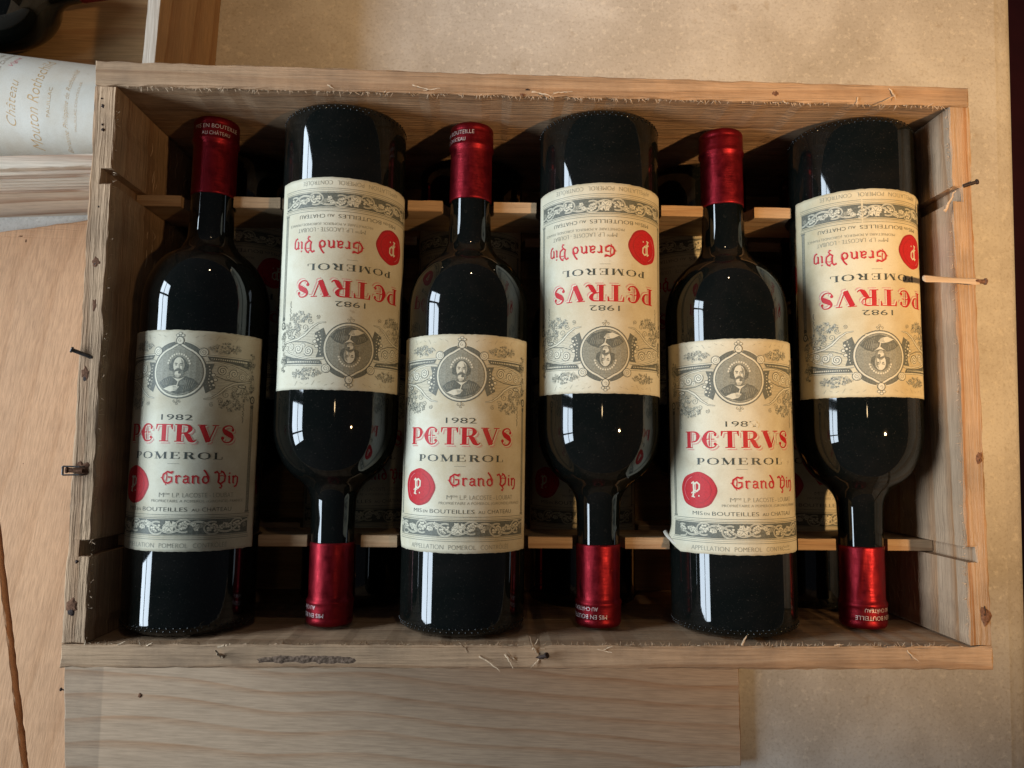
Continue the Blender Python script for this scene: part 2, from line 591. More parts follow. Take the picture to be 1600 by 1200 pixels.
rb = bm_obj('side_board', prism(dm(side_outline(1)), zr(-1.69), zr(-0.005), jit=0.0005, wav=0.0007, seed=4), M['rim_y2'], case)
lb['label'] = 'grey weathered left side board with nails and staples'
rb['label'] = 'orange-lit right side board with wide notches'
iw, idp = w2 - TH - 0.004, d2 - TH - 0.004
for k in range(3):
    y0 = -idp + k * (2 * idp / 3) + 0.004
    y1 = -idp + (k + 1) * (2 * idp / 3) - 0.004
    bm_obj('floor_board', prism(dm([(-iw, y0), (iw, y0), (iw, y1), (-iw, y1)]), zr(-1.695), zr(FL), step=0.02, jit=0.0002, seed=20 + k), M['floor_pine'], case)

XB = [-1.995, -1.166, -0.408, 0.400, 1.212, 1.988]
ZU, ZL = -0.435, -1.222
def comb(y, z0, ztop, zax, up_is_neck, seed):
    """Notched divider: U cuts for necks, wide round cuts for bodies."""
    x0 = -(w2 - TH) - SDP + 0.008
    pts = [(x0, z0), (-x0, z0), (-x0, ztop)]
    cuts = []
    for i, x in enumerate(XB):
        upright = (i % 2 == 0)
        r = 0.158 if (upright == up_is_neck) else 0.388
        cuts.append((x, r))
    for x, r in reversed(cuts):
        pts.append((x + r, ztop))
        for k in range(0, 17):
            a = -PI * k / 16
            px, pz = x + r * math.cos(a), zax + r * math.sin(a)
            pts.append((px, min(pz, ztop)))
        pts.append((x - r, ztop))
    pts.append((x0, ztop))
    clean = []
    for p in pts:
        if not clean or (Vector(p) - Vector(clean[-1])).length > 1e-4:
            clean.append(p)
    return prism([(p[0] * D, (p[1] + ZT) * D) for p in clean], (y - 0.034) * D, (y + 0.034) * D, 'xz', step=0.008, bev=0.0004, jit=0.0002, seed=seed)
for (y, neck) in ((S1, True), (S2, False)):
    bm_obj('divider_slat', comb(y, -0.845, -0.412, ZU, neck, 31), M['slat'], case)
    bm_obj('divider_slat', comb(y, FL + 0.003, ZL + 0.02, ZL, not neck, 33), M['slat'], case)

# ---- nails, staples, stains and splinters along the rim (parts of the case)
def nail(p, direction, length, r=0.0009, head=0.0021, mat='rust', parent=case, bend=0.0):
    bm = bmesh.new()
    p = Vector(p); d = Vector(direction).normalized()
    side = d.cross(Vector((0, 1, 0.2))).normalized()
    pts = [p + d * length * t + side * bend * t * t for t in (-0.3, 0.0, 0.3, 0.6, 0.85)]
    tube(bm, pts, [r] * 5, 8)
    e = pts[-1]; dd = (pts[-1] - pts[-2]).normalized()
    tube(bm, [e, e + dd * 0.0003, e + dd * 0.0010, e + dd * 0.0013], [r, head, head, head * 0.8], 10)
    return bm_obj('nail', bm, M[mat], parent)
def blob(name, p, rx, ry, mat, seed, parent=case, h=0.00025):
    rnd = random.Random(seed)
    bm = bmesh.new()
    p = Vector(p); n = 14
    c = bm.verts.new(p + Vector((0, 0, h)))
    ri = []
    for k in range(n):
        a = 2 * PI * k / n; s = rnd.uniform(0.6, 1.1)
        ri.append(bm.verts.new(p + Vector((rx * s * math.cos(a), ry * s * math.sin(a), -0.0003))))
    mid = [bm.verts.new(p + (v.co - p) * 0.6 + Vector((0, 0, h * rnd.uniform(0.6, 1.2) + 0.0001))) for v in ri]
    for k in range(n):
        j = (k + 1) % n
        bm.faces.new((ri[k], ri[j], mid[j], mid[k]))
        bm.faces.new((mid[k], mid[j], c))
    bmesh.ops.recalc_face_normals(bm, faces=bm.faces)
    return bm_obj(name, bm, M[mat], parent)
def splinter(p, d, length, r, curl=0.3, mat='splinter', parent=case, seed=0):
    rnd = random.Random(seed)
    bm = bmesh.new()
    p = Vector(p); d = Vector(d).normalized()
    side = Vector((rnd.uniform(-1, 1), rnd.uniform(-1, 1), rnd.uniform(0.1, 0.7))).normalized()
    pts, rr = [], []
    for k in range(8):
        t = k / 7
        pts.append(p + d * length * t + side * curl * length * t * t + Vector((rnd.uniform(-1, 1), rnd.uniform(-1, 1), rnd.uniform(-1, 1))) * r * 0.4)
        rr.append(r * (1.0 - 0.75 * t) * rnd.uniform(0.8, 1.15))
    tube(bm, pts, rr, 5, 0.55)
    return bm_obj('splinter', bm, M[mat], parent)
L = lambda x, y, z=0.0: Vector((x * D, y * D, (z + ZT) * D))
RZ = 0.004
# left board
for k, (x, y, rx, ry, mt) in enumerate([(-2.444, 1.406, .0013, .0016, 'rust'), (-2.441, 1.30, .0006, .0007, 'rust'), (-2.452, 1.45, .0007, .0006, 'rust'),
        (-2.437, 1.27, .0010, .0010, 'rust'), (-2.43, 0.52, .0032, .0036, 'stain'), (-2.432, 0.51, .0016, .0016, 'rust'),
        (-2.435, 0.83, .0006, .0008, 'rust'), (-2.45, -0.10, .0032, .0056, 'stain'), (-2.452, -0.12, .0018, .0032, 'rust'),
        (-2.44, -0.61, .0042, .0044, 'stain'), (-2.45, -1.33, .0034, .0050, 'stain'), (-2.455, -1.36, .0024, .0026, 'rust'),
        (-2.44, -1.10, .0010, .0011, 'rust'), (-2.425, 0.28, .0020, .0050, 'stain'),
        (1.36, 1.575, .0030, .0026, 'stain'), (1.362, 1.57, .0013, .0012, 'rust'), (-1.369, 1.60, .0018, .0011, 'rust'), (-1.32, 1.605, .0012, .0008, 'stain'),
        (-0.07, 1.56, .0028, .0030, 'rust'), (-0.03, 1.60, .0012, .0012, 'rust'), (0.0, 1.61, .0010, .0010, 'rust'), (-0.10, 1.54, .0030, .0022, 'stain'),
        (2.466, -0.503, .0022, .0040, 'stain'), (2.466, -0.51, .0012, .0022, 'rust'), (2.466, -1.36, .0034, .0058, 'stain'), (2.462, -1.35, .0014, .0044, 'rust'),
        (0.03, -1.585, .0050, .0024, 'rust'), (-2.43, -1.58, .0022, .0020, 'rust')]):
    blob('nail_hole' if mt == 'rust' else 'rust_stain', L(x, y, -0.003), rx, ry, mt, 50 + k)
nail(L(-2.445, 0.0, 0.0), (-0.80, 0.32, 0.35), 0.0085, 0.0011, 0.0017, 'nail')
nail(L(2.455, 1.055, 0.0), (0.8, 0.24, 0.22), 0.0060, 0.0011, 0.0016, 'rust')
nail(L(0.03, -1.585, 0.0), (0.5, 0.3, 0.6), 0.005, 0.0010, 0.0016, 'rust')
# staple on the left rim
bm = bmesh.new()
c = L(-2.470, -0.62, 0.012)
for dy in (-0.0021, 0.0021):
    tube(bm, [c + Vector((0.0045, dy, -0.003)), c + Vector((0.0030, dy, 0.0012)), c + Vector((-0.0050, dy * 1.1, 0.0018)), c + Vector((-0.0056, dy, 0.0006))], [0.00045] * 4, 7)
tube(bm, [c + Vector((-0.0054, -0.0023, 0.0014)), c + Vector((-0.0056, 0.0023, 0.0012))], [0.0006] * 2, 7)
bm_obj('staple', bm, M['nail'], case)
nail(c + Vector((0.002, 0.0, -0.0006)), (-1, 0.05, 0.15), 0.0062, 0.0013, 0.0017, 'stain')
# the long pale splinter lying over the right rim
bm = bmesh.new()
a, b_ = L(2.165, 0.50, 0.030), L(2.485, 0.487, 0.030)
pts = [a.lerp(b_, t) for t in (0, .03, .10, .25, .5, .75, .93, 1.0)]
tube(bm, pts, [.0015, .0022, .0022, .0019, .0017, .0019, .0022, .0018], 6, 0.5)
s_ = bm_obj('splinter', bm, M['splinter'], case)
s_['label'] = 'long pale splinter lying across the right rim'
nail(L(2.475, 0.487, 0.03), (1, 0.02, 0.05), 0.0045, 0.0013, 0.0019, 'stain')
# loose fibres
splinter(L(-1.655, -1.595, -0.01), (0.0, 0.55, 0.85), 0.0115, 0.0013, 0.05, seed=1)
splinter(L(-1.650, -1.52, 0.075), (1, 0.25, 0.1), 0.0065, 0.0008, 0.1, seed=2)
for k, (x, y, dx, dy, ln, r) in enumerate([
        (-0.36, -1.56, -0.5, 0.8, .008, .0006), (-0.30, -1.58, 0.9, -0.4, .012, .0006), (-0.16, -1.57, 0.6, -0.7, .010, .0007), (-0.10, -1.60, -0.8, 0.6, .009, .0005),
        (0.02, -1.57, -0.6, 0.7, .011, .0007), (0.05, -1.54, -0.9, 0.2, .010, .0006), (0.02, -1.60, -0.5, -0.5, .008, .0006), (-0.02, -1.55, 0.5, 0.7, .008, .0006),
        (0.33, -1.54, 1, -0.3, .010, .0004), (0.36, -1.55, 0.8, 0.4, .007, .0004), (1.12, -1.52, 0.1, 1, .006, .0008), (1.62, -1.52, 1, 0.3, .004, .0005), (2.02, -1.545, .6, -.8, .008, .0005),
        (2.03, 1.62, 0.35, -0.9, .011, .0007), (2.06, 1.58, -0.9, -0.45, .013, .0006), (1.84, 1.56, -0.4, -0.9, .006, .0005), (1.95, 1.52, -.9, -.2, .008, .0004),
        (-0.04, 1.55, 1, -0.2, .014, .0008), (0.08, 1.54, 0.9, 0.2, .010, .0006), (-0.72, 1.57, 1, -0.3, .010, .0006), (-0.66, 1.54, 1, 0.15, .010, .0005), (-1.20, 1.56, 0.8, -0.5, .007, .0005),
        (1.40, 1.53, 0.6, -0.6, .004, .0008), (-2.37, -1.53, .3, .7, .004, .0004), (-2.20, -1.53, .8, .5, .004, .0004), (-2.08, -1.53, -.3, .9, .004, .0004), (-2.05, -1.535, .7, .4, .004, .0005)]):
    splinter(L(x, y, 0.0), (dx, dy, 0.18), ln, r, 0.25, seed=100 + k)
splinter(L(2.32, 0.90, -0.001), (0.45, 0.8, 0.1), 0.012, 0.0010, 0.1, seed=301)
# furry fibres along the inner arrises
def fuzz(name, path, n, seed):
    rnd = random.Random(seed)
    bm = bmesh.new()
    a, b_ , inn = path
    for k in range(n):
        t = rnd.random()
        p = Vector(a).lerp(Vector(b_), t)
        d = (Vector(inn) * rnd.uniform(0.2, 1.0) + Vector((rnd.uniform(-1, 1), rnd.uniform(-1, 1), rnd.uniform(-0.8, 0.6)))).normalized()
        ln = rnd.uniform(0.0008, 0.0030)
        tube(bm, [p, p + d * ln * 0.5, p + d * ln + Vector((0, 0, rnd.uniform(-.4, .4) * ln))], [0.00016, 0.00013, 0.00005], 3)
    o = bm_obj(name, bm, M['splinter'], case)
    o['kind'] = 'stuff'
fuzz('wood_fibres', (L(-2.35, 1.525, -0.01), L(2.35, 1.525, -0.01), (0, -1, 0.1)), 420, 1)
fuzz('wood_fibres', (L(-2.35, -1.525, -0.01), L(2.35, -1.525, -0.01), (0, 1, 0.1)), 380, 2)
fuzz('wood_fibres', (L(-2.373, 1.5, -0.02), L(-2.373, -1.5, -0.02), (1, 0, 0.1)), 160, 3)
fuzz('wood_fibres', (L(2.373, 1.5, -0.02), L(2.373, -1.5, -0.02), (-1, 0, 0.1)), 160, 4)
def wall_fibres(x, sx, n, seed):
    rnd = random.Random(seed)
    bm = bmesh.new()
    for k in range(n):
        y = rnd.uniform(-1.45, 1.45); z = rnd.uniform(-1.3, -0.45)
        if abs(y - S1) < 0.07 or abs(y - S2) < 0.07: continue
        ln = rnd.uniform(0.03, 0.13)
        p = [L(x, y, z), L(x - sx * rnd.uniform(0.002, 0.012), y + ln * 0.5, z + rnd.uniform(-.02, .02)), L(x - sx * rnd.uniform(0.0, 0.016), y + ln, z + rnd.uniform(-.03, .03))]
        tube(bm, p, [0.00016, 0.00022, 0.00008], 3)
    bm_obj('wood_fibres', bm, M['splinter'], case)['kind'] = 'stuff'
wall_fibres(2.373, 1, 380, 8)
wall_fibres(-2.373, -1, 120, 9)
# bark strip left on the front rim
bm = bmesh.new()
nx, ny = 40, 7
gr = []
for i in range(nx + 1):
    row = []
    for j in range(ny + 1):
        t, s = i / nx, j / ny
        x = -1.50 + 0.58 * t; y = -1.635 + 0.075 * s * (0.55 + 0.45 * math.sin(PI * t)) + 0.004 * math.sin(9 * t)
        edge = min(t * 2, (1 - t) * 2, s * 0.5, (1 - s) * 0.5) * 6 - 0.9 * abs(mnoise.noise(Vector((x * 9, y * 40, 7))))
        h = -0.006 + max(-0.5, min(1, edge)) * (0.007 + 0.008 * abs(mnoise.noise(Vector((x * 22, y * 30, 3)))))
        row.append(bm.verts.new(L(x, y, h)))
    gr.append(row)
for i in range(nx):
    for j in range(ny):
        bm.faces.new((gr[i][j], gr[i + 1][j], gr[i + 1][j + 1], gr[i][j + 1]))
bmesh.ops.recalc_face_normals(bm, faces=bm.faces)
bm_obj('bark_strip', bm, M['bark'], case)

# ================================================================== printed artwork (flat, in millimetres, later wrapped on the bottle)
class Art:
    def __init__(self):
        self.V, self.F = [], []          # vertices (u, w, layer), faces (indices, ink)
    def poly(self, pts, ink, layer):
        tri = tessellate_polygon([[Vector((p[0], p[1], 0)) for p in pts]])
        o = len(self.V)
        self.V += [(p[0], p[1], layer) for p in pts]
        self.F += [((o + t[0], o + t[1], o + t[2]), ink) for t in tri]
    def stroke(self, pts, wd, ink, layer):
        """polyline with a width per point (or one width)"""
        n = len(pts)
        if not isinstance(wd, (list, tuple)):
            wd = [wd] * n
        o = len(self.V)
        for i, p in enumerate(pts):
            a, b_ = pts[max(i - 1, 0)], pts[min(i + 1, n - 1)]
            tx, ty = b_[0] - a[0], b_[1] - a[1]
            l = math.hypot(tx, ty) or 1
            nx_, ny_ = -ty / l * wd[i] / 2, tx / l * wd[i] / 2
            self.V += [(p[0] + nx_, p[1] + ny_, layer), (p[0] - nx_, p[1] - ny_, layer)]
        for i in range(n - 1):
            k = o + 2 * i
            self.F += [((k, k + 1, k + 3, k + 2), ink)]
    def arc(self, c, rx, ry, a0, a1, wd, ink, layer, n=16, wd1=None):
        pts = [(c[0] + rx * math.cos(rad(a0 + (a1 - a0) * k / n)), c[1] + ry * math.sin(rad(a0 + (a1 - a0) * k / n))) for k in range(n + 1)]
        ws = wd if wd1 is None else [wd + (wd1 - wd) * math.sin(PI * k / n) for k in range(n + 1)]
        self.stroke(pts, ws, ink, layer)
    def disc(self, c, rx, ry, ink, layer, n=18, jit=0.0, rnd=None):
        self.poly([(c[0] + rx * (1 + (rnd.uniform(-jit, jit) if rnd else 0)) * math.cos(2 * PI * k / n), c[1] + ry * (1 + (rnd.uniform(-jit, jit) if rnd else 0)) * math.sin(2 * PI * k / n)) for k in range(n)], ink, layer)
    def rect(self, u0, w0, u1, w1, ink, layer):
        self.poly([(u0, w0), (u1, w0), (u1, w1), (u0, w1)], ink, layer)
    def line(self, u0, u1, w_, th, ink, layer):
        self.rect(u0, w_ - th / 2, u1, w_ + th / 2, ink, layer)
    def spiral(self, c, r, turns, a0, wd, ink, layer, sgn=1):
        n = int(14 * turns) + 4
        pts = []
        for k in range(n + 1):
            t = k / n
            a = rad(a0) + sgn * turns * 2 * PI * t
            q = r * (1 - 0.88 * t)
            pts.append((c[0] + q * math.cos(a), c[1] + q * math.sin(a)))
        self.stroke(pts, wd, ink, layer)
    def text(self, s, u, w_, width, height, ink, layer, shear=0.0, thin=0.0, rot=0.0, space=1.0):
        """built-in vector face, fitted to a box centred on (u, w)"""
        cu = bpy.data.curves.new('t', 'FONT')
        cu.body = s
        cu.shear = shear
        cu.offset = thin
        cu.resolution_u = 3
        cu.space_character = space
        ob = bpy.data.objects.new('t', cu)
        COL.objects.link(ob)
        dg = bpy.context.evaluated_depsgraph_get()
        me = ob.evaluated_get(dg).to_mesh()
        vs_ = [v_.co.copy() for v_ in me.vertices]
        x0, x1 = min(v_.x for v_ in vs_), max(v_.x for v_ in vs_)
        y0, y1 = min(v_.y for v_ in vs_), max(v_.y for v_ in vs_)
        sx = width / (x1 - x0)
        sy = height / (y1 - y0)
        o = len(self.V)
        cr, sr_ = math.cos(rot), math.sin(rot)
        for v_ in vs_:
            a, b_ = (v_.x - (x0 + x1) / 2) * sx, (v_.y - (y0 + y1) / 2) * sy
            self.V.append((u + a * cr - b_ * sr_, w_ + a * sr_ + b_ * cr, layer))
        for p in me.polygons:
            self.F.append((tuple(o + i for i in p.vertices), ink))
        ob.evaluated_get(dg).to_mesh_clear()
        bpy.data.objects.remove(ob)
        bpy.data.curves.remove(cu)
    def bend_ready(self, step=3.0):
        """cut long faces so that they can follow the curve of the bottle"""
        bm = bmesh.new()
        vv = [bm.verts.new(v_) for v_ in self.V]
        for f, ik in self.F:
            try:
                ff = bm.faces.new([vv[i] for i in f])
                ff.material_index = ik
            except ValueError:
                pass
        u0 = min(v_[0] for v_ in self.V); u1 = max(v_[0] for v_ in self.V)
        k = math.ceil(u0 / step)
        while k * step < u1:
            bmesh.ops.bisect_plane(bm, geom=bm.verts[:] + bm.edges[:] + bm.faces[:], dist=1e-6, plane_co=(k * step, 0, 0), plane_no=(1, 0, 0))
            k += 1
        bm.verts.index_update()
        self.V = [tuple(v_.co) for v_ in bm.verts]
        self.F = [(tuple(v_.index for v_ in f.verts), f.material_index) for f in bm.faces]
        bm.free()
        return self

# ---- display capitals, drawn as thick and thin strokes in a box one high
def glyph(A, ch, x, y, wd, h, ink, layer, bold=0.17):
    hair = 0.055
    def P(a, b_): return (x + a * wd, y + b_ * h)
    asp = wd / h
    sb = bold * h
    hr = hair * h
    def stem(a): A.stroke([P(a, 0), P(a, 1)], sb, ink, layer)
    def ser(a0, a1, b_): A.stroke([P(a0, b_), P(a1, b_)], hr, ink, layer)
    def curve(pts, ws):
        # Catmull-Rom through the points
        out, wo = [], []
        n = len(pts)
        for i in range(n - 1):
            p0, p1, p2, p3 = pts[max(i - 1, 0)], pts[i], pts[i + 1], pts[min(i + 2, n - 1)]
            for k in range(6):
                t = k / 6
                q = [0.5 * (2 * p1[d] + (p2[d] - p0[d]) * t + (2 * p0[d] - 5 * p1[d] + 4 * p2[d] - p3[d]) * t * t + (3 * p1[d] - p0[d] - 3 * p2[d] + p3[d]) * t ** 3) for d in (0, 1)]
                out.append(P(*q)); wo.append((ws[i] + (ws[i + 1] - ws[i]) * t) * h)
        out.append(P(*pts[-1])); wo.append(ws[-1] * h)
        A.stroke(out, wo, ink, layer)
    B = bold
    if ch == 'P':
        stem(0.24); ser(0.0, 0.60, 0.975); ser(0.0, 0.48, 0.025)
        curve([(0.40, 0.97), (0.72, 0.93), (0.86, 0.70), (0.72, 0.42), (0.40, 0.36)], [0.05, 0.10, B, 0.10, 0.05])
        A.stroke([P(0.43, 0.40), P(0.43, 0.94)], hr * 0.8, ink, layer)
    elif ch == 'e':       # uncial E
        curve([(0.86, 0.80), (0.66, 0.97), (0.34, 0.92), (0.15, 0.50), (0.34, 0.08), (0.66, 0.03), (0.90, 0.22)], [0.09, 0.07, 0.12, B + 0.05, 0.12, 0.07, 0.05])
        A.disc(P(0.80, 0.77), 0.08 * h, 0.08 * h, ink, layer, 10); A.disc(P(0.78, 0.24), 0.085 * h, 0.085 * h, ink, layer, 10)
        ser(0.30, 0.74, 0.52); A.stroke([P(0.46, 0.12), P(0.46, 0.90)], hr * 0.8, ink, layer)
    elif ch == 'E':
        stem(0.24); ser(0.02, 0.88, 0.975); ser(0.02, 0.92, 0.025); ser(0.3, 0.70, 0.52)
        A.stroke([P(0.88, 0.98), P(0.86, 0.72)], hr * 1.6, ink, layer); A.stroke([P(0.92, 0.02), P(0.92, 0.30)], hr * 1.6, ink, layer); A.stroke([P(0.70, 0.40), P(0.70, 0.64)], hr * 1.4, ink, layer)
    elif ch == 'T':
        stem(0.50); ser(0.04, 0.96, 0.965); ser(0.24, 0.76, 0.025)
        A.stroke([P(0.08, 0.99), P(0.03, 0.70)], [hr * 2.4, hr], ink, layer); A.stroke([P(0.92, 0.99), P(0.97, 0.70)], [hr * 2.4, hr], ink, layer)
    elif ch == 'R':
        stem(0.22); ser(0.0, 0.50, 0.975); ser(0.0, 0.42, 0.025)
        curve([(0.30, 0.97), (0.62, 0.94), (0.74, 0.74), (0.60, 0.53), (0.30, 0.48)], [0.05, 0.10, B, 0.10, 0.05])
        curve([(0.46, 0.50), (0.62, 0.36), (0.76, 0.12), (0.92, 0.02), (1.04, 0.14)], [0.08, B, B, 0.09, 0.03])
    elif ch == 'V':
        A.stroke([P(0.18, 0.97), P(0.54, 0.03)], sb * 1.12, ink, layer); A.stroke([P(0.88, 0.97), P(0.56, 0.05)], hr * 1.2, ink, layer)
        ser(-0.02, 0.42, 0.975); ser(0.70, 1.04, 0.975); A.disc(P(0.53, 0.07), 0.10 * h, 0.07 * h, ink, layer, 10)
    elif ch == 'S':
        curve([(0.86, 0.76), (0.70, 0.96), (0.40, 0.97), (0.20, 0.80), (0.36, 0.60), (0.66, 0.44), (0.80, 0.24), (0.60, 0.04), (0.30, 0.03), (0.10, 0.24)],
              [0.06, 0.07, 0.08, 0.14, B + 0.03, B + 0.05, 0.14, 0.08, 0.07, 0.06])
        A.disc(P(0.80, 0.74), 0.09 * h, 0.09 * h, ink, layer, 10); A.disc(P(0.17, 0.26), 0.10 * h, 0.10 * h, ink, layer, 10)
    elif ch == 'O':
        curve([(0.5, 0.99), (0.16, 0.82), (0.08, 0.5), (0.16, 0.18), (0.5, 0.01)], [0.05, 0.16, B + 0.05, 0.16, 0.05])
        curve([(0.5, 0.99), (0.84, 0.82), (0.92, 0.5), (0.84, 0.18), (0.5, 0.01)], [0.05, 0.16, B + 0.05, 0.16, 0.05])
    elif ch == 'M':
        A.stroke([P(0.14, 0.0), P(0.14, 1)], hr * 1.5, ink, layer); A.stroke([P(0.86, 0.0), P(0.86, 1)], sb, ink, layer)
        A.stroke([P(0.14, 0.98), P(0.50, 0.04)], sb * 0.95, ink, layer); A.stroke([P(0.84, 0.98), P(0.50, 0.04)], hr, ink, layer)
        ser(-0.02, 0.28, 0.975); ser(0.0, 0.28, 0.025); ser(0.72, 1.02, 0.025); ser(0.80, 1.02, 0.975)
    elif ch == 'L':
        stem(0.26); ser(0.02, 0.50, 0.975); ser(0.02, 0.92, 0.025); A.stroke([P(0.92, 0.02), P(0.92, 0.36)], hr * 1.8, ink, layer)

def word(A, s, u, w_, width, h, ink, layer, ws, bold, gap=0.10):
    tot = sum(ws) + gap * (len(s) - 1)
    k = width / tot
    x = u - width / 2
    for ch, cw in zip(s, ws):
        glyph(A, ch, x, w_ - h / 2, cw * k, h, ink, layer, bold)
        x += (cw + gap) * k

# ---- black-letter strokes: lists of polylines in a box, x height = 1
BL = {
 'G': (1.5, [([(1.25, 1.35), (0.75, 1.55), (0.30, 1.15), (0.22, 0.60), (0.45, 0.10), (0.85, -0.05), (1.20, 0.20)], .26), ([(0.62, 1.50), (0.70, 0.9), (0.62, 0.25)], .12), ([(1.22, 0.15), (1.22, 0.80), (0.85, 0.80)], .22), ([(1.25, 1.35), (1.35, 1.62), (1.10, 1.50)], .16), ([(0.0, 0.7), (0.35, 0.8)], .10), ([(0.55, -0.05), (0.62, -0.3)], .10)]),
 'r': (0.75, [([(0.22, 1.0), (0.22, 0.08), (0.38, -0.02)], .24), ([(0.08, 0.9), (0.28, 1.05)], .16), ([(0.25, 0.82), (0.50, 1.02), (0.66, 0.86)], .20)]),
 'a': (0.95, [([(0.20, 0.80), (0.42, 1.0), (0.68, 0.88), (0.68, 0.10), (0.85, 0.0)], .22), ([(0.66, 0.60), (0.24, 0.46), (0.20, 0.14), (0.40, 0.0), (0.66, 0.16)], .20)]),
 'n': (1.0, [([(0.22, 1.0), (0.22, 0.05), (0.34, -0.02)], .24), ([(0.08, 0.9), (0.28, 1.05)], .15), ([(0.26, 0.80), (0.52, 1.02), (0.74, 0.85), (0.74, 0.08), (0.90, -0.02)], .22)]),
 'd': (1.05, [([(0.78, 0.55), (0.62, 0.95), (0.34, 0.88), (0.20, 0.50), (0.30, 0.10), (0.56, -0.02), (0.80, 0.22), (0.82, 0.80), (0.55, 1.45), (0.30, 1.85)], .23)]),
 'V': (1.45, [([(0.0, 1.45), (0.30, 1.62), (0.50, 1.30), (0.52, 0.55), (0.44, 0.15), (0.72, -0.10)], .26), ([(0.72, -0.10), (1.15, 0.30), (1.22, 1.05), (0.98, 1.55), (0.70, 1.70)], .24), ([(0.70, -0.08), (0.88, -0.40), (0.76, -0.70), (0.60, -0.60)], .20), ([(0.50, 0.95), (0.80, 1.10), (1.18, 0.95)], .10), ([(0.50, 1.3), (0.80, 1.5)], .10)]),
 'i': (0.5, [([(0.24, 1.0), (0.24, 0.06), (0.40, -0.02)], .24), ([(0.10, 0.9), (0.30, 1.05)], .15), ([(0.18, 1.32), (0.34, 1.48)], .15)]),
 'z': (1.05, [([(0.22, 1.0), (0.22, 0.05), (0.34, -0.02)], .24), ([(0.08, 0.9), (0.28, 1.05)], .15), ([(0.26, 0.80), (0.52, 1.02), (0.76, 0.85), (0.76, 0.10), (0.62, -0.40), (0.34, -0.52)], .22)]),
 'p': (1.2, [([(0.30, 1.15), (0.34, 0.10), (0.22, -0.75)], .26), ([(0.05, 0.95), (0.34, 1.22)], .16), ([(0.34, 0.90), (0.72, 1.12), (0.98, 0.85), (0.95, 0.25), (0.66, -0.05), (0.36, 0.10)], .24), ([(0.02, -0.30), (0.24, -0.10), (0.55, -0.25)], .14), ([(0.05, -0.70), (0.45, -0.80)], .14), ([(0.85, -0.62), (0.97, -0.62)], .20), ([(0.52, 1.0), (0.56, 0.05)], .10)]),
}
def black(A, s, u0, u1, base, xh, ink, layer):
    tot = sum(BL[c][0] if c != ' ' else 0.35 for c in s)
    kx = (u1 - u0) / tot
    x = u0
    for c in s:
        if c == ' ':
            x += 0.35 * kx
            continue
        adv, sts = BL[c]
        for pts, wd in sts:
            A.stroke([(x + a * kx, base + b_ * xh) for a, b_ in pts], wd * xh, ink, layer)
        x += adv * kx

def vine(A, rnd, c, rx, ry, n, layer, ink=1):
    """engraved sprig: tendrils with small lobed leaves and berries"""
    pts = [(c[0] + rx * (2 * k / 8 - 1), c[1] + ry * 0.55 * math.sin(k * 1.1 + c[0])) for k in range(9)]
    A.stroke(pts, 0.22, ink, layer)
    for k in range(n):
        a, q = rnd.uniform(0, 2 * PI), math.sqrt(rnd.random())
        p = (c[0] + rx * q * math.cos(a), c[1] + ry * q * math.sin(a))
        r = rnd.uniform(0.45, 1.05)
        ph = rnd.uniform(0, 6.28)
        lob = 5
        ik = rnd.choice((10, 1, 1, 5))
        A.poly([(p[0] + r * (1.0 if j % 2 == 0 else 0.48) * math.cos(ph + j * PI / lob), p[1] + r * (1.0 if j % 2 == 0 else 0.48) * math.sin(ph + j * PI / lob)) for j in range(2 * lob)], ik, layer)
        if rnd.random() < 0.6:
            A.disc((p[0] + rnd.uniform(-.3, .3), p[1] + rnd.uniform(-.3, .3)), 0.26, 0.22, 4, layer + 1, 7)
        if rnd.random() < 0.35:
            A.spiral((p[0] + rnd.uniform(-1, 1), p[1] + rnd.uniform(-1, 1)), rnd.uniform(.6, 1.1), 1.3, rnd.uniform(0, 360), 0.14, 5, layer, rnd.choice((-1, 1)))

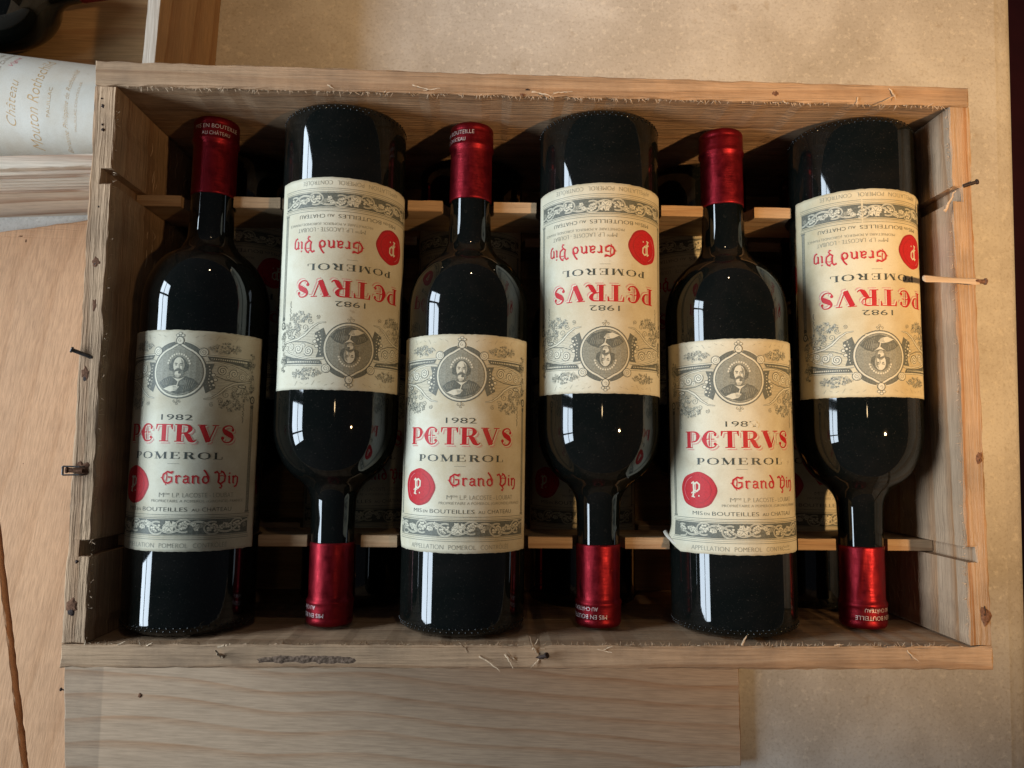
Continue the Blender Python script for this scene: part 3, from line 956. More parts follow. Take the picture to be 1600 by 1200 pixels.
def make_ornament():
    A = Art()
    rnd = random.Random(11)
    cy = 37.3
    K, G, P_, Lt = 10, 1, 4, 5           # engraved dark, grey, paper, light
    # soft grey ground of hatching behind the scrolls
    for s in (-1, 1):
        for k in range(26):
            y = cy + 8.5 - k * 0.85
            x0 = 14.5 + 0.04 * (k - 8) ** 2 * 0.3
            x1 = 43.0 - max(0, (k - 9)) * 1.35
            if x1 > x0 + 1:
                A.stroke([(s * x0, y), (s * (x0 + x1) / 2, y + 0.4), (s * x1, y)], 0.20, Lt, 0)
    # keeled frame round the medallion
    fr = [(0, cy + 15.6)]
    for k in range(1, 36):
        a = rad(90 - 10 * k)
        q = 13.6 + (1.6 if abs(math.cos(a)) < 0.35 and math.sin(a) > 0 else 0) * (1 - abs(math.cos(a)) / 0.35)
        fr.append((q * math.cos(a), cy + q * math.sin(a)))
    def ring(sc, ik, ly):
        A.poly([(x * sc, cy + (y - cy) * sc) for x, y in fr], ik, ly)
    ring(1.10, K, 1); ring(1.045, P_, 2); ring(0.975, K, 3); ring(0.945, Lt, 4)
    for k in range(33):
        y = cy - 12.3 + k * 0.76
        hw = math.sqrt(max(0, 12.7 ** 2 - (y - cy) ** 2))
        A.line(-hw, hw, y, 0.20, G, 5)
    # generic bearded figure: robe, hands, head, hair, beard
    A.poly([(-10.8, cy - 6.2), (-8.0, cy - 3.9), (-4.0, cy - 2.4), (0, cy - 3.2), (4.0, cy - 2.4), (8.0, cy - 3.7), (10.8, cy - 6.4), (7.2, cy - 10.4), (0, cy - 12.5), (-7.2, cy - 10.4)], K, 6)
    A.poly([(-3.8, cy - 2.4), (0.2, cy - 5.6), (3.8, cy - 2.4), (1.8, cy - 3.6), (-2.0, cy - 3.6)], P_, 7)
    A.poly([(-8.0, cy - 9.6), (-4.6, cy - 8.0), (-1.0, cy - 7.4), (0.9, cy - 8.2), (-0.4, cy - 10.2), (-4.0, cy - 11.2)], P_, 7)
    for k in range(3):
        A.stroke([(-2.6 + k * 0.2, cy - 8.2 - k * 0.8), (0.4, cy - 8.4 - k * 0.7)], 0.26, K, 8)
    A.poly([(0.9, cy - 5.2), (4.6, cy - 4.2), (4.9, cy - 7.0), (1.2, cy - 7.6)], G, 7.5)
    A.stroke([(-0.6, cy - 8.4), (0.5, cy - 4.4)], 0.5, P_, 8)
    for k in range(5):
        A.stroke([(4.2 + k * 1.1, cy - 3.6 - k * 0.35), (3.0 + k * 1.05, cy - 10.8 + k * 0.6)], 0.26, Lt, 7)
        A.stroke([(-4.4 - k * 1.2, cy - 3.6 - k * 0.4), (-5.6 - k * 0.6, cy - 7.4)], 0.26, Lt, 7)
    A.disc((0, cy + 3.4), 4.3, 5.2, K, 6, 20, 0.08, rnd)
    A.disc((-3.9, cy + 2.6), 1.5, 2.3, K, 6, 10, 0.18, rnd); A.disc((3.9, cy + 2.6), 1.5, 2.3, K, 6, 10, 0.18, rnd)
    for k in range(13):
        a = rad(12 + k * 13)
        A.disc((6.0 * math.cos(a), cy + 3.4 + 6.6 * math.sin(a)), 0.55, 0.55, P_, 7, 8)
    A.disc((0.1, cy + 3.6), 3.0, 4.5, P_, 8, 20)
    A.poly([(1.0, cy + 7.4), (2.8, cy + 5.4), (2.9, cy + 1.6), (1.9, cy - 0.6), (1.9, cy + 3.0)], Lt, 8.5)
    A.disc((0, cy - 1.0), 2.9, 3.0, G, 9, 14, 0.10, rnd)
    A.disc((-0.3, cy - 1.5), 1.7, 1.8, P_, 10, 10, 0.1, rnd); A.disc((0.6, cy - 0.4), 0.7, 0.8, K, 11, 8)
    for k in range(5):
        A.stroke([(-1.6 + k * 0.8, cy - 1.6), (-1.2 + k * 0.6, cy - 3.4)], 0.22, K, 11)
    for s in (-1, 1):
        A.stroke([(s * 0.6, cy + 4.5), (s * 2.2, cy + 4.7)], 0.5, K, 9)
        A.disc((s * 1.35, cy + 3.7), 0.6, 0.34, K, 9, 8)
        A.stroke([(s * 0.2, cy + 1.2), (s * 1.9, cy + 0.4)], 0.5, K, 10)
    A.stroke([(0.25, cy + 4.2), (0.45, cy + 2.0)], 0.36, G, 9)
    # finials
    A.disc((0, cy + 17.4), 2.3, 2.5, K, 3, 16); A.disc((0, cy + 17.4), 1.8, 2.0, P_, 4, 16); A.spiral((0, cy + 17.5), 1.1, 1.0, 90, 0.2, G, 5)
    for dx, dy in ((0, 21.4), (-1.4, 20.3), (1.4, 20.3)):
        A.disc((dx, cy + dy), 1.1, 0.9, G, 3, 10); A.disc((dx, cy + dy), 0.75, 0.55, P_, 4, 10)
    for dx, dy in ((0, -17.6), (-1.4, -16.4), (1.4, -16.4)):
        A.spiral((dx, cy + dy), 0.9, 1.0, 90, 0.22, G, 3)
    A.stroke([(0, cy - 14.5), (0, cy - 17.2)], 0.25, G, 3)
    for s in (-1, 1):
        # hood over the medallion with a volute
        A.arc((0, cy - 0.3), 15.6, 16.2, 90 - s * 9, 90 - s * 42, 2.0, K, 0.6, 14)
        A.arc((0, cy - 0.3), 16.9, 17.5, 90 - s * 9, 90 - s * 42, 0.4, P_, 1, 14)
        A.disc((s * 12.6, cy + 11.4), 2.7, 2.6, K, 2, 16); A.disc((s * 12.6, cy + 11.4), 2.3, 2.2, P_, 3, 16); A.spiral((s * 12.6, cy + 11.4), 1.9, 1.7, 90, 0.24, G, 4, s)
        # tapering beam
        A.poly([(s * 14.6, cy + 9.3), (s * 30, cy + 9.0), (s * 41.0, cy + 8.8), (s * 42.0, cy + 6.4), (s * 39.0, cy + 3.8), (s * 33.0, cy + 5.2), (s * 24.0, cy + 6.6), (s * 16.0, cy + 7.0)], K, 2)
        A.stroke([(s * 14.2, cy + 9.6), (s * 28, cy + 9.3), (s * 41, cy + 9.0)], 0.50, P_, 3)
        A.stroke([(s * 14.2, cy + 10.0), (s * 28, cy + 9.7), (s * 41, cy + 9.4)], 0.22, K, 3)
        for k in range(18):
            A.disc((s * (17.0 + k * 1.2), cy + 8.0 - k * 0.03), 0.30 + 0.018 * k, 0.28 + 0.018 * k, P_, 3, 7)
        A.disc((s * 37.0, cy + 6.0), 1.2, 0.8, Lt, 3, 9)
        A.stroke([(s * 14.0, cy + 6.0), (s * 20, cy + 6.3), (s * 28, cy + 4.9), (s * 36, cy + 2.4), (s * 42, cy - 2.2)], 0.95, K, 2.5)
        A.stroke([(s * 14.0, cy + 5.9), (s * 20, cy + 6.2), (s * 28, cy + 4.8), (s * 36, cy + 2.3), (s * 42, cy - 2.3)], 0.55, P_, 4)
        # spandrel beside the medallion
        A.poly([(s * 13.9, cy + 4.9), (s * 18.6, cy + 5.4), (s * 17.2, cy + 1.4), (s * 18.4, cy - 3.6), (s * 19.6, cy - 8.4), (s * 14.6, cy - 11.4), (s * 13.0, cy - 6.4), (s * 14.6, cy - 1.0)], K, 0.3)
        for k in range(8):
            A.disc((s * (15.9 + 0.4 * math.sin(k) + 0.02 * k * k), cy + 3.6 - k * 1.75), 0.36, 0.36, P_, 1, 7)
        for dx, dy, q in ((18.2, -1.0, 1.3), (19.4, -3.6, 1.3), (17.6, -4.6, 1.0), (18.6, -6.6, 1.0)):
            A.disc((s * dx, cy + dy), q, q * .9, K, 1.2, 10); A.disc((s * dx, cy + dy), q * .72, q * .62, P_, 2, 10)
        # scrolls
        for (px, py, q, tu, a0, wd, ik, sg) in ((23.0, 1.6, 3.1, 2.2, 30, .42, K, s), (29.6, 0.4, 2.8, 1.8, 200, .36, K, -s), (34.8, -1.2, 2.1, 1.6, 100, .32, G, s), (26.4, -1.4, 1.6, 1.4, 0, .28, G, -s), (38.6, -0.6, 1.5, 1.4, 60, .28, G, s), (32.2, 2.6, 1.3, 1.3, 160, .24, G, s)):
            A.disc((s * px, cy + py), q * 0.92, q * 0.86, P_, 2.6, 14)
            A.spiral((s * px, cy + py), q, tu, a0, wd, ik, 3, sg)
        A.stroke([(s * 19.6, cy - 1.6), (s * 25, cy - 3.4), (s * 33, cy - 4.0), (s * 42, cy - 2.8)], 0.40, K, 3)
        # sweeping band below
        sw = [(42, -3.2), (36, -4.2), (30, -5.2), (25.5, -7.6), (21.5, -11.4), (17.6, -14.0), (13.6, -14.6)]
        sw = [(s * x, cy + y) for x, y in sw]
        A.stroke(sw, [1.0, 1.3, 1.5, 1.5, 1.3, 1.0, .6], K, 3.2); A.stroke(sw, [.5, .75, .95, .95, .8, .5, .25], P_, 4)
        for (px, py, q, a0, sg) in ((25.6, -11.6, 2.2, 80, s), (22.4, -15.2, 1.8, 160, -s), (30.0, -8.4, 1.6, 20, s), (18.0, -17.6, 1.3, 60, s)):
            A.spiral((s * px, cy + py), q, 1.5, a0, 0.26, G, 3, sg)
        A.disc((s * 35.0, cy - 6.4), 3.0, 1.1, K, 3, 10); A.disc((s * 35.0, cy - 6.4), 2.3, 0.65, P_, 4, 8); A.disc((s * 35.0, cy - 6.4), 1.0, 0.25, G, 5, 8)
        # vine sprigs
        vine(A, rnd, (s * 24.5, cy + 14.4), 8.8, 3.0, 62, 3)
        vine(A, rnd, (s * 35.0, cy - 11.6), 6.4, 4.4, 52, 3)
        vine(A, rnd, (s * 29.0, cy - 17.4), 7.2, 3.2, 52, 3)
        vine(A, rnd, (s * 41.6, cy + 7.6), 2.6, 5.6, 34, 4)
        vine(A, rnd, (s * 42.0, cy - 4.6), 2.0, 5.6, 30, 4)
        for k in range(14):
            A.disc((s * (36.6 + rnd.uniform(-.5, .5)), cy - 16.5 - k * 0.8), 0.44, 0.38, rnd.choice((1, 5)), 3, 7)
        # columns
        A.disc((s * 43.2, cy - 13.6), 2.0, 2.4, K, 4, 14); A.disc((s * 43.2, cy - 13.6), 1.1, 1.4, P_, 5, 10); A.disc((s * 43.2, cy - 13.6), .5, .8, G, 6, 8); A.disc((s * 43.2, cy - 17.6), 1.4, 1.2, K, 4, 10)
        A.stroke([(s * 42.2, cy - 16), (s * 42.2, -40.3)], 0.30, G, 2); A.stroke([(s * 44.2, cy - 16), (s * 44.2, -40.3)], 0.42, K, 2)
        A.rect(s * 43.2 - 0.8, -40.2, s * 43.2 + 0.8, cy - 18, Lt, 1)
        A.rect(s * 43.2 - 1.7, -40.4, s * 43.2 + 1.7, -39.4, G, 3)
        for k in range(7):
            A.stroke([(s * (8 + k * 3.6), cy + 19.2 + math.sin(k * 1.7)), (s * (9.6 + k * 3.6), cy + 20.2 + math.sin(k * 2.3))], 0.16, Lt, 2)
    # ruled lines and the frieze of grapes
    A.line(-45.5, 45.5, -40.9, 0.32, G, 2); A.line(-45, 45, -41.9, 0.22, Lt, 2)
    A.line(-45, 45, -42.7, 0.36, K, 2)
    A.rect(-44.2, -51.6, 44.2, -43.3, K, 2)
    A.line(-45, 45, -52.1, 0.36, G, 2); A.line(-45.5, 45.5, -53.2, 0.24, Lt, 2); A.line(-45.5, 45.5, -54.2, 0.30, G, 2)
    yb = -47.45
    pts = [(-44 + 88 * k / 90, yb + 2.9 * math.sin(k / 90 * 6 * PI + PI / 2)) for k in range(91)]
    A.stroke(pts, 0.95, P_, 3)
    A.stroke(pts, 0.25, G, 4)
    for k in range(6):
        cx = -36.6 + k * 14.66
        s = 1 if k % 2 else -1
        A.arc((cx, yb + s * 0.6), 4.3, 3.4, 40 * s, 40 * s + 260 * s, 0.75, P_, 3, 14)
        A.arc((cx, yb + s * 0.6), 4.3, 3.4, 40 * s, 40 * s + 260 * s, 0.2, G, 4, 14)
        for j in range(17):
            a = rnd.uniform(0, 2 * PI); q = 2.7 * math.sqrt(rnd.random())
            p = (cx + q * math.cos(a), yb + s * 0.6 + q * 0.85 * math.sin(a))
            A.disc(p, 0.82, 0.76, P_, 4 + j * 0.02, 9); A.arc(p, 0.66, 0.60, 180, 350, 0.22, G, 5 + j * 0.02, 5)
        for dx in (-7.8, -6.2, -4.8, 5.0, 6.4):
            ph = rnd.uniform(0, 6)
            q = rnd.uniform(1.4, 2.1)
            c0 = (cx + dx, yb - s * rnd.uniform(-1.6, 2.2))
            if not -43 < c0[0] < 43: continue
            A.poly([(c0[0] + q * (1 if j % 2 == 0 else 0.62) * math.cos(ph + j * PI / 5), c0[1] + min(1, 0.92) * q * (1 if j % 2 == 0 else 0.62) * math.sin(ph + j * PI / 5)) for j in range(10)], rnd.choice((P_, P_, Lt)), 3.5)
            for j in range(4):
                A.stroke([c0, (c0[0] + q * .85 * math.cos(ph + j * 1.26), c0[1] + q * .85 * math.sin(ph + j * 1.26))], 0.2, G, 4)
    A.poly([(0 + (3.6 if j % 2 == 0 else 2.0) * math.cos(j * PI / 5 + PI / 2), yb + (3.4 if j % 2 == 0 else 1.9) * math.sin(j * PI / 5 + PI / 2)) for j in range(10)], P_, 5)
    for j in range(5):
        A.stroke([(0, yb), (2.9 * math.cos(rad(90 + 72 * j)), yb + 2.7 * math.sin(rad(90 + 72 * j)))], 0.24, G, 6)
    return A.bend_ready()

def make_lettering(year='1982', worn=False):
    A = Art()
    A.text(year, 0.3 if len(year) == 4 else -2.0, 12.2, 17.0 * (1 if len(year) == 4 else 0.75), 3.1, 0, 2, thin=-0.006)
    ws = [0.92, 0.92, 0.94, 1.02, 1.0, 0.86]
    for (dx, dy, ik, ly) in ((1.15, -1.15, 3, 1), (0.55, -0.55, 4, 2), (0, 0, 2, 3)):
        word(A, 'PeTRVS', 0.0 + dx, 3.6 + dy, 65.0, 9.6, ik, ly, ws, 0.27, 0.10)
    word(A, 'POMEROL', 0.2, -8.7, 51.0, 3.7, 0, 2, [0.82, 1.05, 1.2, 0.92, 1.0, 1.05, 0.85], 0.34, 0.26)
    A.line(-3, 3.2, -13.2, 0.2, 1, 2)
    for dx, dy, ik, ly in ((0.35, -0.3, 3, 1), (0, 0, 2, 2)):
        black(A, 'Grand Viz', -6.4 + dx, 36.5 + dx, -23.6 + dy, 3.9, ik, ly)
    A.text('M', -5.4, -30.2, 2.8, 2.3, 1, 2, thin=-0.012)
    A.text('me', -2.2, -29.7, 2.8, 1.1, 1, 2, thin=-0.012)
    A.text('L.P. LACOSTE - LOUBAT', 16.8, -30.2, 32.5, 2.4, 1, 2, thin=-0.014)
    A.text('PROPRI\u00c9TAIRE A POMEROL (GIRONDE) FRANCE', 14.2, -33.5, 51.0, 2.3, 1, 2, thin=-0.012)
    A.text('MIS', -25.6, -38.0, 6.4, 2.1, 0, 2, thin=-0.010)
    A.text('EN', -19.9, -38.3, 3.0, 1.4, 0, 2, thin=-0.010)
    A.text('BOUTEILLES', -4.0, -38.0, 25.5, 2.2, 0, 2, thin=-0.010)
    A.text('AU', 12.8, -38.3, 3.8, 1.6, 0, 2, thin=-0.010)
    A.text('CHATEAU', 24.2, -38.0, 16.0, 2.2, 0, 2, thin=-0.010)
    A.text('APPELLATION', -19.0, -57.4, 22.0, 2.5, 1, 2, thin=-0.016)
    A.text('POMEROL', 2.4, -57.4, 15.0, 2.5, 1, 2, thin=-0.016)
    A.text('CONTR\u00d4L\u00c9E', 21.6, -57.1, 18.0, 3.1, 1, 2, thin=-0.016)
    if worn:                              # places where the print has rubbed off
        rn = random.Random(3)
        for (u, w_, rx, ry) in ((7.6, 13.0, 1.6, 1.1), (5.4, 11.0, 1.5, 1.0), (9.3, 11.4, 0.8, 1.3), (20.5, 5.0, 0.7, 2.6), (22.4, 2.4, 0.6, 2.0), (25.8, -8.0, 1.4, 0.8), (36.0, -19.6, 0.7, 1.6), (-4.0, 11.0, 0.8, .4), (28, -57.6, 3.0, .5)):
            A.disc((u, w_), rx, ry, 4, 5, 12, 0.35, rn)
    return A.bend_ready()

def make_seal():
    A = Art()
    rnd = random.Random(5)
    c = (-25.6, -24.8)
    def blobby(c, rx, ry, ph, am, n=40):
        return [(c[0] + rx * (1 + am * math.sin(5 * t + ph) + am * 0.7 * math.sin(8 * t + 2 * ph)) * math.cos(t), c[1] + ry * (1 + am * math.sin(5 * t + ph) + am * 0.7 * math.sin(8 * t + 2 * ph)) * math.sin(t)) for t in [2 * PI * k / n for k in range(n)]]
    A.poly(blobby((c[0] + 0.35, c[1] - 0.3), 11.5, 10.3, 1.0, 0.016), 6, 1)
    A.poly(blobby((c[0] - 0.1, c[1] + 0.1), 11.0, 9.8, 1.0, 0.018), 2, 2)
    A.arc((c[0] + 0.2, c[1] - 0.1), 8.4, 7.6, -80, 70, 0.4, 6, 3, 16)
    A.arc(c, 8.6, 7.8, 110, 230, 0.3, 9, 3, 14)
    for k in range(10):
        a = rad(75 + k * 7)
        A.stroke([(c[0] + 9.4 * math.cos(a), c[1] + 8.2 * math.sin(a)), (c[0] + 10.2 * math.cos(a + .05), c[1] + 9.0 * math.sin(a + .05))], 0.2, 6, 3)
    adv, sts = BL['p']
    for pts, wd in sts:
        A.stroke([(c[0] - 3.9 + a * 5.6, c[1] - 0.8 + b_ * 4.4) for a, b_ in pts], wd * 4.4, 4, 4)
    return A.bend_ready()

ORN, SEAL = make_ornament(), make_seal()
LET = make_lettering()
LET_WORN = make_lettering(worn=True)
RB = 36.5            # bottle body radius, mm
PAPER_T = 0.28
def wrap_art(name, A, radius, mats, y0, warp=None, cut=None):
    """flat art to a mesh on a cylinder about the local y axis"""
    me = bpy.data.meshes.new(name)
    vv = []
    for u, w_, ly in A.V:
        r = radius + PAPER_T + 0.05 + 0.022 * ly + (warp(u, w_) if warp else 0)
        a = u / radius
        vv.append((r * math.sin(a) * MM, (y0 + w_) * MM, r * math.cos(a) * MM))
    ff, mi = [], []
    for f, ik in A.F:
        if cut and any(cut(A.V[i][0], A.V[i][1]) for i in f):
            continue
        ff.append(f); mi.append(ik)
    used = sorted(set(i for f in ff for i in f))
    rem = {o: k for k, o in enumerate(used)}
    me.from_pydata([vv[i] for i in used], [], [tuple(rem[i] for i in f) for f in ff])
    slots = sorted(set(mi))
    for s in slots:
        me.materials.append(mats[s])
    for p, k in zip(me.polygons, mi):
        p.material_index = slots.index(k)
    bm = bmesh.new(); bm.from_mesh(me)
    for f in bm.faces:                     # all prints face outward
        n = f.normal; c = f.calc_center_median()
        if n.x * c.x + n.z * c.z < 0:
            f.normal_flip()
    bm.to_mesh(me); bm.free()
    return me

def label_mesh(name, radius, hw, hh, y0, warp=None, cuts=(), seed=0, edge=0.35):
    """paper sheet on the cylinder with worn edges; cuts are planes (u, w, nu, nw) that trim corners"""
    rnd = random.Random(seed)
    bm = bmesh.new()
    nu, nw = 56, 60
    g = []
    for i in range(nu + 1):
        row = []
        for j in range(nw + 1):
            u = -hw + 2 * hw * i / nu; w_ = -hh + 2 * hh * j / nw
            if i in (0, nu): u += rnd.uniform(-edge, edge) * 0.6
            if j in (0, nw): w_ += rnd.uniform(-edge, edge) * 0.5
            row.append(bm.verts.new((u, w_, 0)))
        g.append(row)
    for i in range(nu):
        for j in range(nw):
            bm.faces.new((g[i][j], g[i + 1][j], g[i + 1][j + 1], g[i][j + 1]))
    for (u, w_, n_u, n_w) in cuts:
        bmesh.ops.bisect_plane(bm, geom=bm.verts[:] + bm.edges[:] + bm.faces[:], dist=1e-6, plane_co=(u, w_, 0), plane_no=(n_u, n_w, 0), clear_outer=True)
    # skirt: the paper's thickness down to the glass
    be = [e for e in bm.edges if e.is_boundary]
    ex = bmesh.ops.extrude_edge_only(bm, edges=be)
    for v_ in [x for x in ex['geom'] if isinstance(x, bmesh.types.BMVert)]:
        v_.co.z = -PAPER_T * 0.9
    for v_ in bm.verts:
        u, w_, h = v_.co
        r = radius + PAPER_T + h + (warp(u, w_) if warp else 0)
        a = u / radius
        v_.co = (r * math.sin(a) * MM, (y0 + w_) * MM, r * math.cos(a) * MM)
    bmesh.ops.recalc_face_normals(bm, faces=bm.faces)
    me = bpy.data.meshes.new(name)
    bm.to_mesh(me); bm.free()
    for p in me.polygons:
        p.use_smooth = True
    return me

def lathe(name, prof, seg=72, wob=None):
    """profile [(y mm, r mm)] turned about the local y axis"""
    bm = bmesh.new()
    rings = []
    for y, r in prof:
        if r < 1e-4:
            rings.append([bm.verts.new((0, y * MM, 0))]); continue
        rg = []
        for k in range(seg):
            a = 2 * PI * k / seg
            rr_ = r + (wob(a, y) if wob else 0)
            rg.append(bm.verts.new((rr_ * math.sin(a) * MM, y * MM, rr_ * math.cos(a) * MM)))
        rings.append(rg)
    for a, b_ in zip(rings, rings[1:]):
        for k in range(seg):
            j = (k + 1) % seg
            if len(a) == 1: bm.faces.new((a[0], b_[j], b_[k]))
            elif len(b_) == 1: bm.faces.new((a[k], a[j], b_[0]))
            else: bm.faces.new((a[k], a[j], b_[j], b_[k]))
    bmesh.ops.recalc_face_normals(bm, faces=bm.faces)
    me = bpy.data.meshes.new(name)
    bm.to_mesh(me); bm.free()
    for p in me.polygons:
        p.use_smooth = True
    return me

def smoothstep(t): return t * t * (3 - 2 * t)
def body_profile(R):
    pr = [(9.0, 0.0), (8.0, R * 0.35), (3.5, R * 0.62), (0.4, R * 0.76), (0.0, R * 0.82)]
    for k in range(1, 9):                       # heel
        a = PI / 2 * k / 8
        pr.append((6.0 - 6.0 * math.cos(a), R * 0.82 + (R - R * 0.82) * math.sin(a)))
    pr += [(9 + 176 * k / 10, R) for k in range(0, 11)]
    for k in range(1, 19):                      # shoulder, convex then a short concave run into the neck
        t = k / 18
        y = 185 + 47 * t
        if t < 0.72:
            q = t / 0.72
            r = R - (R - 19.5) * (1 - math.sqrt(max(0, 1 - (q * 0.93) ** 2))) / (1 - math.sqrt(1 - 0.93 ** 2))
        else:
            q = (t - 0.72) / 0.28
            r = 13.1 + (19.5 - 13.1) * (1 - q) ** 2.2
        pr.append((y, r))
    pr += [(240, 12.8), (256, 12.5), (285, 12.4)]
    return pr
GLASS_ME = lathe('bottle_glass', body_profile(RB), 80)
def stipple_mesh(R):
    bm = bmesh.new()
    for row, (yy, rr_) in enumerate(((3.2, 0.972 * R), (5.0, 0.992 * R))):
        for k in range(64):
            a = 2 * PI * (k + 0.5 * row) / 64
            mt = Matrix.Translation((rr_ * math.sin(a) * MM, yy * MM, rr_ * math.cos(a) * MM))
            bmesh.ops.create_icosphere(bm, subdivisions=1, radius=0.75 * MM, matrix=mt)
    me = bpy.data.meshes.new('base_knurling')
    bm.to_mesh(me); bm.free()
    for p in me.polygons:
        p.use_smooth = True
    return me
STIP_ME = stipple_mesh(RB)
def cap_profile(y0=254.0):
    return [(y0, 12.5), (y0 + 0.15, 12.95), (270, 12.85), (284.5, 12.8), (286.0, 13.0), (287.0, 13.65), (288.2, 13.9), (289.0, 13.6), (290.0, 13.45),
            (296.0, 13.4), (296.8, 13.15), (297.5, 13.4), (299.0, 13.45), (300.4, 13.1), (301.3, 12.2), (301.6, 10.5), (301.3, 6.0), (301.5, 0.0)]
def dense(pr, step=1.2):
    out = [pr[0]]
    for a, b_ in zip(pr, pr[1:]):
        k = max(1, int(abs(b_[0] - a[0]) / step))
        for j in range(1, k + 1):
            out.append((a[0] + (b_[0] - a[0]) * j / k, a[1] + (b_[1] - a[1]) * j / k))
    return out
def foil_wob(seed, crease=None):
    def f(a, y):
        w_ = 0.16 * mnoise.noise(Vector((math.cos(a) * 1.6 + seed * 3, y * 0.07, math.sin(a) * 1.6)))
        w_ += 0.09 * mnoise.noise(Vector((math.cos(a) * 5 + seed * 7, y * 0.16, math.sin(a) * 5)))
        if y > 286: w_ *= 0.3
        if crease and y < 286:
            ac, tw, dep = crease
            da = (a - ac - tw * (y - 254) / 32.0 + PI) % (2 * PI) - PI
            w_ -= dep * math.exp(-(da / 0.11) ** 2) * min(1, (y - 250) / 6)
            w_ += dep * 0.7 * math.exp(-((da - 0.24) / 0.10) ** 2)
        return w_
    return f
CT = Art()
CT.text('MIS EN BOUTEILLE', 0, 2.2, 27.0, 2.4, 0, 0, thin=-0.012)
CT.text('AU CH\u00c2TEAU', 0, -1.9, 16.5, 2.8, 0, 0, thin=-0.012)
CT.bend_ready(2.0)
def cap_text_mesh():
    me = bpy.data.meshes.new('lettering')
    me.from_pydata([(13.72 * math.sin(u / 13.5) * MM, (292.6 + w_) * MM, 13.72 * math.cos(u / 13.5) * MM) for u, w_, l_ in CT.V], [], [f for f, i in CT.F])
    me.materials.append(M['foil_text'])
    return me
CAPTEXT_ME = cap_text_mesh()
LAB_Y, LAB_HW, LAB_HH = 106.5, 50.5, 60.6

def bottle(name, loc, rz, rot_label, rot_cap, paper_mat, warp=None, cuts=(), cut_fn=None, seed=0, crease=None, let=LET, shared=None, capseed=0):
    root = empty(name, loc, rz)
    g = link('glass', GLASS_ME, M['glass'], root)
    link('base_knurling', STIP_ME, M['glass'], root)
    if shared:
        lm, om, tm, sm, cm = shared
    else:
        lm = label_mesh('label', RB, LAB_HW, LAB_HH, LAB_Y, warp, cuts, seed)
        om = wrap_art('ornament_print', ORN, RB, INK, LAB_Y, warp, cut_fn)
        tm = wrap_art('lettering', let, RB, INK, LAB_Y, warp, cut_fn)
        sm = wrap_art('red_seal', SEAL, RB, INK, LAB_Y, warp, cut_fn)
        cm = lathe('capsule', dense(cap_profile()), 64, foil_wob(capseed, crease))
    lab = link('label', lm, paper_mat, root)
    lab.rotation_euler = (0, rot_label, 0)
    for nm, me in (('ornament_print', om), ('lettering', tm), ('red_seal', sm)):
        link(nm, me, None, lab)
    cp = link('capsule', cm, M['foil'], root)
    cp.rotation_euler = (0, rot_cap, 0)
    link('lettering', CAPTEXT_ME, None, cp)
    return root, (lm, om, tm, sm, cm)

YB_UP, YB_DN = -1.512, 1.508
TOP = [
 # x, z, tilt deg, label rot, cap rot, label text
 (XB[0], ZU, -0.6, 0, 18, 'leftmost upper wine bottle, neck up, in the shaded corner of the case'),
 (XB[1], ZU, -0.3, -20, 62, 'upside-down wine bottle second from the left, its plain red capsule pointing down'),
 (XB[2], ZU, -0.3, -3, -50, 'neck-up wine bottle third from left with a torn lower label corner'),
 (XB[3], ZU, 0.0, 2, 44, 'upside-down wine bottle fourth from left with a creased bright red capsule'),
 (XB[4], ZU, 0.8, -7, 150, 'neck-up wine bottle fifth from left with a peeling label corner and worn year'),
 (XB[5], ZU, 0.1, 5, -14, 'rightmost upper wine bottle, upside-down, with a yellowed label beside the splinter'),
]
def warp_for(i):
    if i == 5:
        def f(u, w_):
            q = max(0.0, (-u - 34) / 19) * max(0.0, (-w_ - 30) / 30)
            return 2.6 * q * q + 0.25 * math.exp(-((u - 8) / 1.2) ** 2) * (0.5 + 0.5 * math.sin(w_ * 0.1))
        return f
    if i == 4:
        def f(u, w_):
            d = (-u * 0.45 - w_ * 0.9) - 62.0
            return 0.03 * max(0, d) ** 2
        return f
    if i == 2:
        def f(u, w_):
            return 0.9 * max(0, (-u - 44) / 9) * max(0, (-w_ - 40) / 20)
        return f
    return None
CUTS = {2: ((-46.5, -58.0, -0.85, -0.55), (-50.5, -50, -0.97, -0.20)), 4: ((-43.0, -57.5, -0.42, -0.91),)}
CUTF = {2: lambda u, w_: (u + 46.5) * -0.85 + (w_ + 58.0) * -0.55 > -0.6, 4: lambda u, w_: (u + 43.0) * -0.42 + (w_ + 57.5) * -0.91 > -0.6}
shared0 = None
CREASE = {3: (0.62, -0.30, 0.42), 5: (0.35, 0.40, 0.26), 2: (-0.35, 0.2, 0.2)}
